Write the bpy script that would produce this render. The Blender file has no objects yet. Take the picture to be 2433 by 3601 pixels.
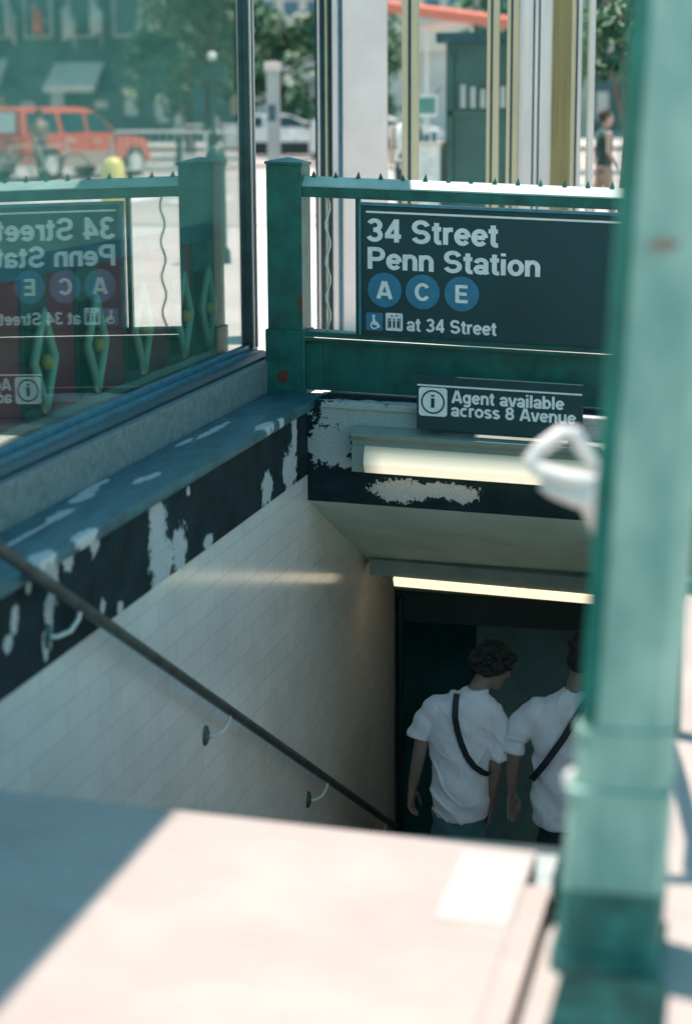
import bpy, bmesh, math, random
from mathutils import Vector, Matrix, noise
random.seed(7)
sc = bpy.context.scene
R = math.radians

# ------------------------------------------------------------------ camera
cam_d = bpy.data.cameras.new("camera")
cam = bpy.data.objects.new("camera", cam_d)
sc.collection.objects.link(cam)
sc.camera = cam
ax = Vector((0.9749, 0.2237, -0.005)); up = Vector((-0.040, 0.1988, 0.979)); bk = ax.cross(up).normalized()
up = bk.cross(ax).normalized(); ax.normalize()
M = Matrix((ax, up, bk)).transposed().to_4x4()
cam.matrix_world = Matrix.Translation((0, 0, 1.6)) @ M
cam_d.sensor_fit = 'VERTICAL'
cam_d.sensor_height = 36.0
cam_d.sensor_width = 24.3
cam_d.lens = 66.76
cam_d.clip_start = 0.05
cam_d.clip_end = 500
cam_d.dof.use_dof = True
cam_d.dof.focus_distance = 9.8
cam_d.dof.aperture_fstop = 1.5

# ------------------------------------------------------------------ sky and sun
SUN = Vector((-0.32, 0.12, 1.0)).normalized()
world = bpy.data.worlds.new("World"); sc.world = world; world.use_nodes = True
wn = world.node_tree.nodes; wl = world.node_tree.links
sky = wn.new("ShaderNodeTexSky"); sky.sky_type = 'NISHITA'; sky.sun_disc = False
sky.sun_elevation = math.asin(SUN.z); sky.sun_rotation = math.atan2(SUN.x, SUN.y)
sky.air_density = 1.2; sky.dust_density = 0.6; sky.ozone_density = 1.5
bg = wn["Background"]; bg.inputs[1].default_value = 0.15
tn = wn.new("ShaderNodeMix"); tn.data_type = 'RGBA'; tn.blend_type = 'MULTIPLY'; tn.inputs[0].default_value = 1
tn.inputs[7].default_value = (.60, 1.0, .86, 1)      # teal tint put on the sky to colour the shaded parts
wl.new(sky.outputs[0], tn.inputs[6]); wl.new(tn.outputs[2], bg.inputs[0])
sd = bpy.data.lights.new("sun", 'SUN'); sd.energy = 4.4; sd.angle = R(0.5); sd.color = (1.0, 0.87, 0.78)
so = bpy.data.objects.new("sun", sd); sc.collection.objects.link(so)
so.rotation_euler = SUN.to_track_quat('Z', 'Y').to_euler(); so.location = (0, 0, 30)
sc.view_settings.view_transform = 'Standard'; sc.view_settings.look = 'None'
sc.view_settings.exposure = 0.85; sc.view_settings.gamma = 1.0
sc.cycles.max_bounces = 8; sc.cycles.diffuse_bounces = 5; sc.cycles.glossy_bounces = 4
sc.cycles.transparent_max_bounces = 12; sc.cycles.sample_clamp_indirect = 6
sc.cycles.caustics_reflective = False; sc.cycles.caustics_refractive = False

# ------------------------------------------------------------------ materials
def nodes(name):
    m = bpy.data.materials.new(name); m.use_nodes = True
    nt = m.node_tree
    return m, nt, nt.nodes["Principled BSDF"]

def mix(nt, fac, a, b):
    n = nt.nodes.new("ShaderNodeMix"); n.data_type = 'RGBA'
    for sock, val in ((n.inputs[0], fac), (n.inputs[6], a), (n.inputs[7], b)):
        if hasattr(val, 'is_linked') or hasattr(val, 'links'): nt.links.new(val, sock)
        else: sock.default_value = val if isinstance(val, (int, float)) else (*val[:3], 1)
    return n.outputs[2]

def math_n(nt, op, a, b=None, c=None, clamp=False):
    n = nt.nodes.new("ShaderNodeMath"); n.operation = op; n.use_clamp = clamp
    for i, v in enumerate((a, b, c)):
        if v is None: continue
        if isinstance(v, (int, float)): n.inputs[i].default_value = v
        else: nt.links.new(v, n.inputs[i])
    return n.outputs[0]

def pos(nt, scale=(1, 1, 1)):
    g = nt.nodes.new("ShaderNodeNewGeometry")
    mp = nt.nodes.new("ShaderNodeMapping"); mp.inputs['Scale'].default_value = scale
    nt.links.new(g.outputs['Position'], mp.inputs[0])
    return mp.outputs[0]

def noise_n(nt, scale, detail=4, rough=.6, stretch=(1, 1, 1)):
    n = nt.nodes.new("ShaderNodeTexNoise"); n.inputs['Scale'].default_value = scale
    n.inputs['Detail'].default_value = detail; n.inputs['Roughness'].default_value = rough
    nt.links.new(pos(nt, stretch), n.inputs['Vector'])
    return n.outputs['Fac']

def ramp(nt, f, a, b):
    n = nt.nodes.new("ShaderNodeMapRange"); nt.links.new(f, n.inputs[0])
    n.inputs[1].default_value = a; n.inputs[2].default_value = b
    return n.outputs[0]

def bump(nt, bs, f, strength=.3, dist=.01):
    b = nt.nodes.new("ShaderNodeBump"); b.inputs['Strength'].default_value = strength
    b.inputs['Distance'].default_value = dist
    nt.links.new(f, b.inputs['Height']); nt.links.new(b.outputs[0], bs.inputs['Normal'])

def patch_mask(nt, blobs, warp=.45, nscale=26, soft=.12):
    """worn places with a shape of their own: blobs of (centre, radii) roughened by noise"""
    g = nt.nodes.new("ShaderNodeNewGeometry")
    nz = noise_n(nt, nscale, 5, .65)
    nzz = noise_n(nt, nscale * 3.2, 3, .6)
    out = None
    for c, r in blobs:
        s = nt.nodes.new("ShaderNodeVectorMath"); s.operation = 'SUBTRACT'
        nt.links.new(g.outputs['Position'], s.inputs[0]); s.inputs[1].default_value = c
        d = nt.nodes.new("ShaderNodeVectorMath"); d.operation = 'DIVIDE'
        nt.links.new(s.outputs[0], d.inputs[0]); d.inputs[1].default_value = r
        l = nt.nodes.new("ShaderNodeVectorMath"); l.operation = 'LENGTH'
        nt.links.new(d.outputs[0], l.inputs[0])
        out = l.outputs['Value'] if out is None else math_n(nt, 'MINIMUM', out, l.outputs['Value'])
    w = math_n(nt, 'MULTIPLY_ADD', nz, warp * 3.2, out)
    w = math_n(nt, 'MULTIPLY_ADD', nzz, warp * 1.4, w)
    n = nt.nodes.new("ShaderNodeMapRange"); nt.links.new(w, n.inputs[0])
    base = 1 + warp * 2.3
    n.inputs[1].default_value = base + soft * .5; n.inputs[2].default_value = base - soft * .5
    return n.outputs[0]

def pmat(name, col, rough=.6, metal=0, var=.12, vscale=6, col2=None, bstr=.15, bscale=60, bdist=.003,
         blobs=None, pcol=(.5, .47, .44), warp=.45, nscale=26, spec=.5, stretch=(1, 1, 1), specks=0, speckcol=(.16, .05, .03), emit=None):
    m, nt, bs = nodes(name)
    f = noise_n(nt, vscale, 5, .6, stretch)
    c2 = col2 or tuple(c * (1 - var * 2.2) for c in col)
    c1 = tuple(min(1, c * (1 + var)) for c in col)
    out = mix(nt, ramp(nt, f, .3, .7), c2, c1)
    if specks:
        s = noise_n(nt, 9, 6, .7)
        out = mix(nt, ramp(nt, s, .66 - specks, .70 - specks), out, speckcol)
    if blobs:
        pm = patch_mask(nt, blobs, warp, nscale)
        n2 = noise_n(nt, 70, 4, .7)
        pc = mix(nt, ramp(nt, n2, .35, .7), tuple(c * .72 for c in pcol), pcol)
        out = mix(nt, pm, out, pc)
    nt.links.new(out, bs.inputs['Base Color'])
    bs.inputs['Roughness'].default_value = rough; bs.inputs['Metallic'].default_value = metal
    bs.inputs['Specular IOR Level'].default_value = spec
    if bstr: bump(nt, bs, noise_n(nt, bscale, 4), bstr, bdist)
    if emit:
        bs.inputs['Emission Color'].default_value = (*emit[:3], 1); bs.inputs['Emission Strength'].default_value = emit[3]
    return m

MT = {}
rust = (.17, .045, .03)
MT['green'] = pmat('green_paint', (.006, .122, .10), .42, var=.22, vscale=9, specks=.0, bscale=90)
MT['green_rust'] = pmat('green_paint_rusty', (.006, .122, .10), .45, var=.25, vscale=9, blobs=[
    ((-2.44, 9.19, .33), (.03, .1, .035)), ((-2.15, 9.15, 1.28), (.045, .1, .02)), ((-1.0, 9.15, 1.25), (.09, .1, .022)),
    ((-1.55, 9.15, 1.25), (.05, .1, .012)), ((-1.9, 9.15, .55), (.2, .1, .01)), ((-2.35, 9.19, .7), (.012, .1, .04))], pcol=rust, warp=.3, nscale=40)
MT['post'] = pmat('weathered_post_paint', (.27, .42, .365), .48, var=.14, vscale=11, col2=(.12, .285, .245), bscale=22, bdist=.008, stretch=(1, 1, .45), blobs=[
    ((-.205, 3.31, 1.385), (.026, .1, .014)), ((-.275, 3.31, 1.42), (.014, .1, .03)), ((-.28, 3.31, 1.35), (.016, .1, .03))], pcol=(.26, .20, .17), warp=.5, nscale=30)
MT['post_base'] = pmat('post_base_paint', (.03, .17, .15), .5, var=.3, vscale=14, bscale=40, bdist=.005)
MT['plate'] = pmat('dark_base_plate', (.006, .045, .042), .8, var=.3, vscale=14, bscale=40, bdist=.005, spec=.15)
MT['signface'] = pmat('sign_enamel', (.005, .044, .050), .5, var=.1, vscale=3, bstr=0)
MT['white'] = pmat('sign_white', (.92, .87, .84), .5, var=.06, vscale=30, bstr=0)
MT['blue'] = pmat('sign_blue', (.04, .20, .33), .4, var=.08, vscale=20, bstr=0)
MT['concrete'] = pmat('concrete', (.42, .385, .36), .85, var=.12, vscale=4, bstr=.5, bscale=80)
MT['landing'] = pmat('landing_concrete', (.41, .345, .315), .8, var=.06, vscale=3.5, bstr=.5, bscale=120, bdist=.003, blobs=[((-1.42, 3.55, 0), (.10, .05, .1)), ((-1.9, 3.3, 0), (.2, .12, .1)), ((-.9, 3.2, 0), (.03, .02, .1)), ((-1.15, 3.75, 0), (.025, .018, .1)), ((-1.7, 3.7, 0), (.25, .05, .1))], pcol=(.48, .42, .39), warp=.3, nscale=9)
MT['patch'] = pmat('patched_concrete', (.49, .44, .41), .7, var=.04, vscale=8, bstr=.2)
MT['pavement'] = pmat('pavement', (.58, .51, .47), .85, var=.08, vscale=.6, bstr=.4, bscale=40)
MT['asphalt'] = pmat('pale_asphalt', (.46, .40, .37), .85, var=.12, vscale=.3, bstr=.4, bscale=30)
MT['granite'] = pmat('granite', (.20, .235, .24), .6, var=.15, vscale=30, bstr=.2, bscale=150)
MT['frame'] = pmat('dark_metal_frame', (.012, .055, .07), .35, metal=.2, var=.2, vscale=12, bstr=.05)
MT['ledge'] = pmat('bluish_metal', (.07, .22, .30), .4, metal=.35, var=.15, vscale=14, bstr=.05)
MT['silver'] = pmat('brushed_aluminium', (.74, .64, .62), .4, metal=.3, var=.07, vscale=12, stretch=(1, 1, .1), bstr=.05)
MT['gold'] = pmat('bronze_anodised_metal', (.56, .46, .31), .4, metal=.1, var=.08, vscale=12, stretch=(1, 1, .1), bstr=.05)
MT['goldpanel'] = pmat('bronze_panel', (.34, .27, .12), .45, metal=.2, var=.12, vscale=8, stretch=(3, 3, .2), bstr=.05)
MT['pinkpanel'] = pmat('pale_panel', (.80, .67, .64), .45, var=.06, vscale=2, bstr=.05)
MT['joint'] = pmat('joint_filler', (.40, .35, .325), .85, bstr=.2)
MT['black'] = pmat('black_strap', (.012, .02, .026), .6, var=.2, bstr=.1)
MT['steel'] = pmat('handrail_steel', (.10, .12, .11), .38, metal=.45, var=.25, vscale=8, bstr=.1)
MT['palesteel'] = pmat('pale_galvanised_steel', (.78, .72, .70), .45, metal=.0, var=.08, vscale=20, bstr=.1)
MT['bracket'] = pmat('bracket_iron', (.06, .12, .12), .45, metal=.4, var=.3, vscale=30, bstr=.2)
MT['ceiling'] = pmat('soffit_paint', (.52, .66, .58), .6, var=.08, vscale=3, bstr=.2, bscale=30)
MT['darkwall'] = pmat('dark_corridor_paint', (.06, .30, .32), .6, var=.2, vscale=2, bstr=.2)
MT['side_tile'] = pmat('side_wall_tile', (.50, .58, .56), .5, var=.08, vscale=5, bstr=.1)
MT['beam'] = pmat('dark_beam_paint', (.006, .035, .042), .6, var=.2, vscale=6, bstr=.2)
MT['greywall'] = pmat('grey_corridor_tile', (.50, .80, .82), .5, var=.1, vscale=3, bstr=.2)
MT['step'] = pmat('step_concrete', (.38, .43, .425), .85, var=.15, vscale=6, bstr=.4)
MT['housing'] = pmat('lamp_housing_enamel', (.26, .30, .27), .45, var=.08, bstr=.05)
MT['tube2'] = pmat('lamp_tube_bright', (.8, .75, .6), .4, bstr=0, emit=(1, .80, .54, .72))
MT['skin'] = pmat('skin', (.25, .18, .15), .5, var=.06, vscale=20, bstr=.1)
MT['hair'] = pmat('hair', (.010, .012, .012), .55, var=.4, vscale=60, bstr=.8, bscale=90, bdist=.01)
MT['shirt'] = pmat('white_cotton', (.80, .82, .90), .85, var=.05, vscale=8, bstr=.6, bscale=28, bdist=.012)
MT['trouser'] = pmat('slate_trousers', (.06, .15, .16), .85, var=.12, bstr=.3, bscale=30)
MT['trouser2'] = pmat('dark_trousers', (.012, .035, .042), .85, var=.12, bstr=.3, bscale=30)
MT['rubber'] = pmat('rubber', (.02, .03, .033), .8, bstr=0)
MT['red'] = pmat('red_car_paint', (.72, .13, .09), .35, var=.04, bstr=0)
MT['beigeclad'] = pmat('car_cladding', (.48, .35, .30), .5, var=.06, bstr=0)
MT['carglass'] = pmat('car_glass', (.02, .05, .055), .1, bstr=0)
MT['whitepaint'] = pmat('white_car_paint', (.75, .71, .69), .35, bstr=0)
MT['yellow'] = pmat('yellow_plastic', (.85, .66, .22), .45, var=.06, bstr=.1)
MT['jade'] = pmat('jade_paint', (.50, .86, .70), .45, var=.08, bstr=0)
MT['jadedark'] = pmat('deep_green_paint', (.004, .085, .06), .45, var=.1, bstr=0)
MT['jademid'] = pmat('grey_green_paint', (.09, .24, .21), .5, var=.1, bstr=0)
MT['maroon'] = pmat('maroon_board', (.42, .09, .12), .5, var=.12, bstr=0)
MT['railblue'] = pmat('blue_rail_paint', (.06, .28, .38), .4, var=.15, bstr=0)
MT['interior'] = pmat('booth_interior', (.16, .38, .35), .6, var=.1, bstr=0)
MT['kiosk'] = pmat('kiosk_green', (.03, .085, .075), .5, var=.15, vscale=2, bstr=.1)
MT['bark'] = pmat('bark', (.09, .07, .055), .9, var=.2, bstr=.5)
MT['leaf'] = pmat('leaves', (.045, .12, .045), .6, var=.35, vscale=1.6, col2=(.02, .07, .05), bstr=0)
MT['leaf2'] = pmat('pale_leaves', (.10, .16, .075), .6, var=.3, vscale=1.2, bstr=0)
MT['orange'] = pmat('orange_red_awning', (.75, .17, .11), .6, var=.05, bstr=0)
MT['cream'] = pmat('cream_canvas', (.66, .56, .50), .7, var=.06, bstr=0)
MT['brick'] = pmat('sooty_brick', (.05, .12, .12), .85, var=.25, vscale=.8, bstr=.2)
MT['paleblock'] = pmat('pale_masonry', (.62, .54, .51), .85, var=.1, vscale=.5, bstr=.2)
MT['greyblock'] = pmat('grey_masonry', (.42, .42, .40), .85, var=.15, vscale=.5, bstr=.2)
MT['winglass'] = pmat('window_glass', (.03, .09, .12), .12, bstr=0)
MT['shade'] = pmat('bluish_window', (.05, .13, .20), .25, bstr=0)
MT['tan'] = pmat('tan_shirt', (.50, .34, .25), .8, bstr=0)
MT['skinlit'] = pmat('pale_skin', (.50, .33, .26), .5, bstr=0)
MT['darkhat'] = pmat('dark_hair_brown', (.06, .045, .035), .7, bstr=0)

# black painted face of the left wall and the blue-painted coping, both flaking
MT['blackband'] = pmat('black_band_paint', (.004, .022, .029), .7, var=.3, vscale=7, bstr=.4, bscale=40, bdist=.006, blobs=[
    ((-2.27, 6.66, .04), (.08, .10, .19)), ((-2.27, 6.72, -.06), (.08, .13, .10)), ((-2.27, 6.92, -.05), (.08, .085, .10)),
    ((-2.27, 8.22, -.06), (.08, .085, .085)), ((-2.27, 8.64, -.04), (.08, .13, .10)), ((-2.27, 8.73, .12), (.08, .05, .12)),
    ((-2.27, 5.28, .096), (.08, .035, .04)), ((-2.27, 5.22, .035), (.08, .03, .03)), ((-2.27, 5.60, .17), (.08, .05, .10)),
    ((-2.27, 5.56, .03), (.08, .035, .09)), ((-2.27, 5.52, -.06), (.08, .025, .05)), ((-2.27, 5.99, .2), (.08, .05, .06)),
    ((-2.27, 6.23, -.105), (.08, .03, .022)), ((-2.27, 6.05, -.055), (.08, .028, .028)), ((-2.27, 7.05, .16), (.08, .02, .02)),
    ((-2.27, 5.75, .19), (.08, .05, .05)), ((-2.27, 7.3, -.10), (.08, .07, .03)), ((-2.27, 5.40, .17), (.08, .02, .02))],
    pcol=(.58, .56, .57), spec=.25, warp=.62, nscale=17)
MT['coping'] = pmat('blue_coping_paint', (.038, .135, .165), .45, var=.22, vscale=10, stretch=(2.4, .7, 1), bstr=.4, bscale=40, bdist=.005, blobs=[
    ((-2.44, 7.98, .25), (.02, .26, .05)), ((-2.25, 8.14, .25), (.03, .12, .05)), ((-2.35, 6.88, .25), (.02, .08, .05)),
    ((-2.37, 6.78, .25), (.02, .07, .05)), ((-2.47, 6.43, .25), (.03, .14, .05)), ((-2.43, 6.10, .25), (.025, .12, .05)),
    ((-2.50, 6.62, .25), (.02, .14, .05)), ((-2.47, 7.65, .25), (.015, .12, .05)), ((-2.25, 5.46, .25), (.04, .11, .06)),
    ((-2.23, 5.82, .25), (.035, .1, .06)), ((-2.23, 8.35, .25), (.015, .05, .05)), ((-2.42, 5.75, .25), (.012, .25, .05))],
    pcol=(.66, .63, .64), warp=.55, nscale=22)
MT['backband'] = pmat('back_band_paint', (.004, .022, .029), .7, var=.3, vscale=7, bstr=.4, bscale=40, bdist=.006, blobs=[
    ((-2.155, 9.0, .02), (.115, .1, .10)), ((-1.97, 9.0, .17), (.24, .1, .11)), ((-1.78, 9.0, .17), (.2, .1, .10)), ((-1.5, 9.0, .19), (.4, .1, .06)), ((-1.80, 9.0, -.195), (.15, .1, .055)),
    ((-1.60, 9.0, -.185), (.10, .1, .04)), ((-1.49, 9.0, -.20), (.08, .1, .045)), ((-2.08, 9.0, -.06), (.04, .1, .03)), ((-.85, 9.0, .14), (.22, .1, .1))],
    pcol=(.55, .55, .54), spec=.25, warp=.62, nscale=20)

def tile_mat(name, col, grout, rough=.15):
    m, nt, bs = nodes(name)
    g = nt.nodes.new("ShaderNodeNewGeometry")
    sx = nt.nodes.new("ShaderNodeSeparateXYZ"); nt.links.new(g.outputs['Position'], sx.inputs[0])
    cb = nt.nodes.new("ShaderNodeCombineXYZ")
    nt.links.new(math_n(nt, 'ADD', sx.outputs[1], sx.outputs[0]), cb.inputs[0])
    nt.links.new(math_n(nt, 'ADD', sx.outputs[2], 5.01), cb.inputs[1])
    b = nt.nodes.new("ShaderNodeTexBrick")
    b.offset = 0.5
    b.inputs['Scale'].default_value = 1; b.inputs['Brick Width'].default_value = .214; b.inputs['Row Height'].default_value = .107
    b.inputs['Mortar Size'].default_value = .0022; b.inputs['Mortar Smooth'].default_value = .1
    b.inputs['Color1'].default_value = (*col, 1); b.inputs['Color2'].default_value = (*[c * .93 for c in col], 1)
    b.inputs['Mortar'].default_value = (*grout, 1)
    nt.links.new(cb.outputs[0], b.inputs['Vector'])
    f = noise_n(nt, 2.2, 5, .6)
    f2 = noise_n(nt, 90, 3, .6)
    dirty = mix(nt, ramp(nt, f, .45, .85), (1, 1, 1), (.80, .80, .76))
    dirty = mix(nt, ramp(nt, f2, .3, .75), dirty, mix(nt, .5, dirty, (.8, .82, .8)))
    mu = nt.nodes.new("ShaderNodeMix"); mu.data_type = 'RGBA'; mu.blend_type = 'MULTIPLY'; mu.inputs[0].default_value = 1
    nt.links.new(b.outputs['Color'], mu.inputs[6]); nt.links.new(dirty, mu.inputs[7])
    nt.links.new(mu.outputs[2], bs.inputs['Base Color'])
    bs.inputs['Roughness'].default_value = rough
    inv = math_n(nt, 'SUBTRACT', 1, b.outputs['Fac'])
    hh = math_n(nt, 'MULTIPLY_ADD', noise_n(nt, 12, 3), .25, inv)
    bump(nt, bs, hh, .12, .0015)
    return m
MT['tile'] = tile_mat('cream_wall_tile', (.88, .79, .735), (.64, .58, .55))

def glass_mat(name, ior_fac=2.2, tint=(.85, .95, .95), base=.0, rough=0.012):
    m = bpy.data.materials.new(name); m.use_nodes = True; nt = m.node_tree; nt.nodes.clear()
    out = nt.nodes.new("ShaderNodeOutputMaterial"); mx = nt.nodes.new("ShaderNodeMixShader")
    tr = nt.nodes.new("ShaderNodeBsdfTransparent"); tr.inputs[0].default_value = (*tint, 1)
    gl = nt.nodes.new("ShaderNodeBsdfGlossy"); gl.inputs['Roughness'].default_value = rough
    gl.inputs[0].default_value = (.93, .97, .96, 1)
    g = nt.nodes.new("ShaderNodeNewGeometry"); dp = nt.nodes.new("ShaderNodeVectorMath"); dp.operation = 'DOT_PRODUCT'
    nt.links.new(g.outputs['Incoming'], dp.inputs[0]); nt.links.new(g.outputs['True Normal'], dp.inputs[1])
    cs = math_n(nt, 'SUBTRACT', 1, math_n(nt, 'ABSOLUTE', dp.outputs['Value']))
    f = math_n(nt, 'MULTIPLY_ADD', math_n(nt, 'POWER', cs, ior_fac), 1 - base, base, clamp=True)
    # slight waviness of old plate glass
    b = nt.nodes.new("ShaderNodeBump"); b.inputs['Strength'].default_value = .008; b.inputs['Distance'].default_value = .004
    nt.links.new(noise_n(nt, 3.5, 1, .4), b.inputs['Height']); nt.links.new(b.outputs[0], gl.inputs['Normal'])
    nt.links.new(f, mx.inputs[0]); nt.links.new(tr.outputs[0], mx.inputs[1]); nt.links.new(gl.outputs[0], mx.inputs[2])
    nt.links.new(mx.outputs[0], out.inputs[0])
    return m
MT['pane'] = glass_mat('reflective_plate_glass', 3.2, (.92, .98, .96), .15)
MT['clear'] = glass_mat('clear_glass', 5, (.95, .98, .97), .03)

# ------------------------------------------------------------------ mesh helpers
def grade(x, y, z):
    """the pavement falls gently towards the right"""
    k = -.036 * (min(max(x, -6), 4) + 2.3)
    f = 1 if y < 11 else max(0, 1 - (y - 11) / 8)
    return z + k * f

class MB:
    def __init__(s, graded=False): s.bm = bmesh.new(); s.graded = graded
    def _v(s, vs): return [s.bm.verts.new(v) for v in vs]
    def box(s, x0, x1, y0, y1, z0, z1, bev=0, nx=1):
        if nx > 1:
            bm = s.bm
            for i in range(nx):
                pass
        vs = s._v([(x, y, z) for x in (x0, x1) for y in (y0, y1) for z in (z0, z1)])
        fs = [s.bm.faces.new([vs[i] for i in f]) for f in ((0, 1, 3, 2), (4, 6, 7, 5), (0, 4, 5, 1), (2, 3, 7, 6), (0, 2, 6, 4), (1, 5, 7, 3))]
        if bev:
            es = list({e for f in fs for e in f.edges})
            bmesh.ops.bevel(s.bm, geom=es, offset=bev, segments=2, affect='EDGES', profile=.6)
        return s
    def poly(s, pts):
        s.bm.faces.new(s._v(pts)); return s
    def prism(s, pts, d):
        """closed outline extruded along vector d"""
        a = s._v(pts); b = s._v([Vector(p) + Vector(d) for p in pts]); n = len(pts)
        s.bm.faces.new(a); s.bm.faces.new(b[::-1])
        for i in range(n): s.bm.faces.new([a[i], b[i], b[(i + 1) % n], a[(i + 1) % n]])
        return s
    def tube(s, pts, r, n=12, cap=True):
        pts = [Vector(p) for p in pts]; rs = r if isinstance(r, (list, tuple)) else [r] * len(pts)
        rings = []; prev = None
        for i, p in enumerate(pts):
            t = (pts[min(i + 1, len(pts) - 1)] - pts[max(i - 1, 0)]).normalized()
            if prev is None:
                a = t.cross(Vector((0, 0, 1)))
                if a.length < .05: a = t.cross(Vector((1, 0, 0)))
            else: a = prev - t * prev.dot(t)
            a.normalize(); prev = a; b = t.cross(a)
            rings.append(s._v([p + (a * math.cos(q * 2 * math.pi / n) + b * math.sin(q * 2 * math.pi / n)) * rs[i] for q in range(n)]))
        for i in range(len(rings) - 1):
            for q in range(n): s.bm.faces.new([rings[i][q], rings[i][(q + 1) % n], rings[i + 1][(q + 1) % n], rings[i + 1][q]])
        if cap: s.bm.faces.new(rings[0][::-1]); s.bm.faces.new(rings[-1])
        return s
    def loft(s, secs, n=20):
        """secs: (centre, rx, ry, [axis x, axis y])"""
        rings = []
        for sec in secs:
            c = Vector(sec[0]); rx, ry = sec[1], sec[2]
            ux = Vector(sec[3]) if len(sec) > 3 else Vector((1, 0, 0)); uy = Vector(sec[4]) if len(sec) > 4 else Vector((0, 1, 0))
            rings.append(s._v([c + ux * rx * math.cos(q * 2 * math.pi / n) + uy * ry * math.sin(q * 2 * math.pi / n) for q in range(n)]))
        for i in range(len(rings) - 1):
            for q in range(n): s.bm.faces.new([rings[i][q], rings[i][(q + 1) % n], rings[i + 1][(q + 1) % n], rings[i + 1][q]])
        s.bm.faces.new(rings[0][::-1]); s.bm.faces.new(rings[-1])
        return s
    def ball(s, c, rx, ry=None, rz=None, u=20, v=14):
        ry = ry or rx; rz = rz or rx
        bmesh.ops.create_uvsphere(s.bm, u_segments=u, v_segments=v, radius=1, matrix=Matrix.Translation(c) @ Matrix.Diagonal((rx, ry, rz, 1)))
        return s
    def build(s, name, mat, parent=None, smooth=False, world=True, sub=0):
        bm = s.bm
        bmesh.ops.recalc_face_normals(bm, faces=bm.faces)
        if s.graded:
            for v in bm.verts: v.co.z = grade(*v.co)
        org = Vector((0, 0, 0))
        if world:
            q = parent
            while q is not None: org += q.location; q = q.parent
        if parent is None and world and len(bm.verts):
            xs = [v.co for v in bm.verts]
            org = Vector(((min(p.x for p in xs) + max(p.x for p in xs)) / 2, (min(p.y for p in xs) + max(p.y for p in xs)) / 2, min(p.z for p in xs)))
        if world:
            for v in bm.verts: v.co -= org
        me = bpy.data.meshes.new(name); bm.to_mesh(me); bm.free()
        me.materials.append(mat if not isinstance(mat, str) else MT[mat])
        if smooth:
            for p in me.polygons: p.use_smooth = True
            me.set_sharp_from_angle(angle=R(50)) if smooth != 'all' else None
        o = bpy.data.objects.new(name, me); sc.collection.objects.link(o)
        if parent is not None: o.parent = parent
        elif world: o.location = org
        if sub:
            md = o.modifiers.new("sub", 'SUBSURF'); md.levels = sub; md.render_levels = sub
        return o

def tag(o, label=None, cat=None, group=None, kind=None):
    if label: o['label'] = label
    if cat: o['category'] = cat
    if group: o['group'] = group
    if kind: o['kind'] = kind
    return o

def thing(name, loc, label, cat, group=None, rz=0):
    o = bpy.data.objects.new(name, None); o.empty_display_size = .1
    sc.collection.objects.link(o); o.location = loc; o.rotation_euler = (0, 0, rz)
    return tag(o, label, cat, group)

def _arc(cx, cy, rx, ry, a0, a1, n=14):
    return [(cx + rx * math.cos(R(a0 + (a1 - a0) * k / n)), cy + ry * math.sin(R(a0 + (a1 - a0) * k / n))) for k in range(n + 1)]
GL = {
    '3': (.62, [_arc(.29, .715, .20, .20, 160, -100), _arc(.28, .295, .225, .215, 100, -160)]),
    '4': (.64, [[(.45, 0), (.45, 1)], [(.43, .93), (.09, .30)], [(.02, .26), (.62, .26)]]),
    '8': (.62, [_arc(.30, .72, .185, .20, 90, 450, 20), _arc(.30, .29, .215, .215, 90, 450, 20)]),
    'S': (.72, [_arc(.35, .70, .245, .22, 15, 250) + _arc(.35, .29, .26, .215, 72, -165)]),
    'P': (.70, [[(.10, 0), (.10, 1)], [(.1, .92), (.36, .92)] + _arc(.38, .69, .22, .23, 80, -80, 10) + [(.36, .46), (.1, .46)]]),
    'A': (.74, [[(.07, 0), (.34, 1)], [(.67, 0), (.40, 1)], [(.17, .27), (.57, .27)]]),
    'C': (.76, [_arc(.38, .5, .285, .42, 35, 325, 22)]),
    'E': (.64, [[(.11, 0), (.11, 1)], [(.1, .92), (.60, .92)], [(.1, .5), (.56, .5)], [(.1, .08), (.61, .08)]]),
    't': (.36, [[(.17, .92), (.17, .20)] + _arc(.27, .19, .10, .12, 180, 280, 6) + [(.35, .08)], [(.0, .66), (.34, .66)]]),
    'r': (.40, [[(.11, 0), (.11, .73)], _arc(.30, .44, .19, .22, 170, 80, 7) + [(.38, .66)]]),
    'e': (.59, [[(.10, .37), (.50, .37)], _arc(.30, .365, .215, .285, 0, 322, 20)]),
    'n': (.59, [[(.10, 0), (.10, .73)], _arc(.295, .43, .19, .225, 175, 0, 10) + [(.485, 0)]]),
    'u': (.59, [[(.485, .73), (.485, 0)], [(.10, .73)] + _arc(.295, .29, .19, .215, 180, 355, 10)]),
    'a': (.58, [[(.09, .50)] + _arc(.28, .50, .185, .155, 170, 0, 10) + [(.465, .12), (.51, .0)], _arc(.265, .205, .18, .135, 30, 360, 16)]),
    'i': (.24, [[(.11, 0), (.11, .73)], [(.11, .86), (.11, 1.0)]]),
    'l': (.24, [[(.11, 0), (.11, 1)]]),
    'o': (.61, [_arc(.305, .365, .22, .285, 90, 450, 22)]),
    'b': (.62, [[(.10, 0), (.10, 1)], _arc(.32, .365, .20, .285, 90, 450, 20)]),
    'c': (.56, [_arc(.30, .365, .215, .285, 48, 312, 18)]),
    'g': (.61, [[(.49, .73), (.49, -.02)] + _arc(.29, -.03, .20, .16, 0, -155, 8), _arc(.29, .37, .195, .28, 90, 450, 20)]),
    'v': (.55, [[(.05, .73), (.255, 0)], [(.50, .73), (.295, 0)]]),
    's': (.53, [_arc(.265, .52, .17, .135, 20, 245, 12) + _arc(.265, .205, .18, .135, 68, -160, 12)]),
    ' ': (.30, [])}

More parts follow.
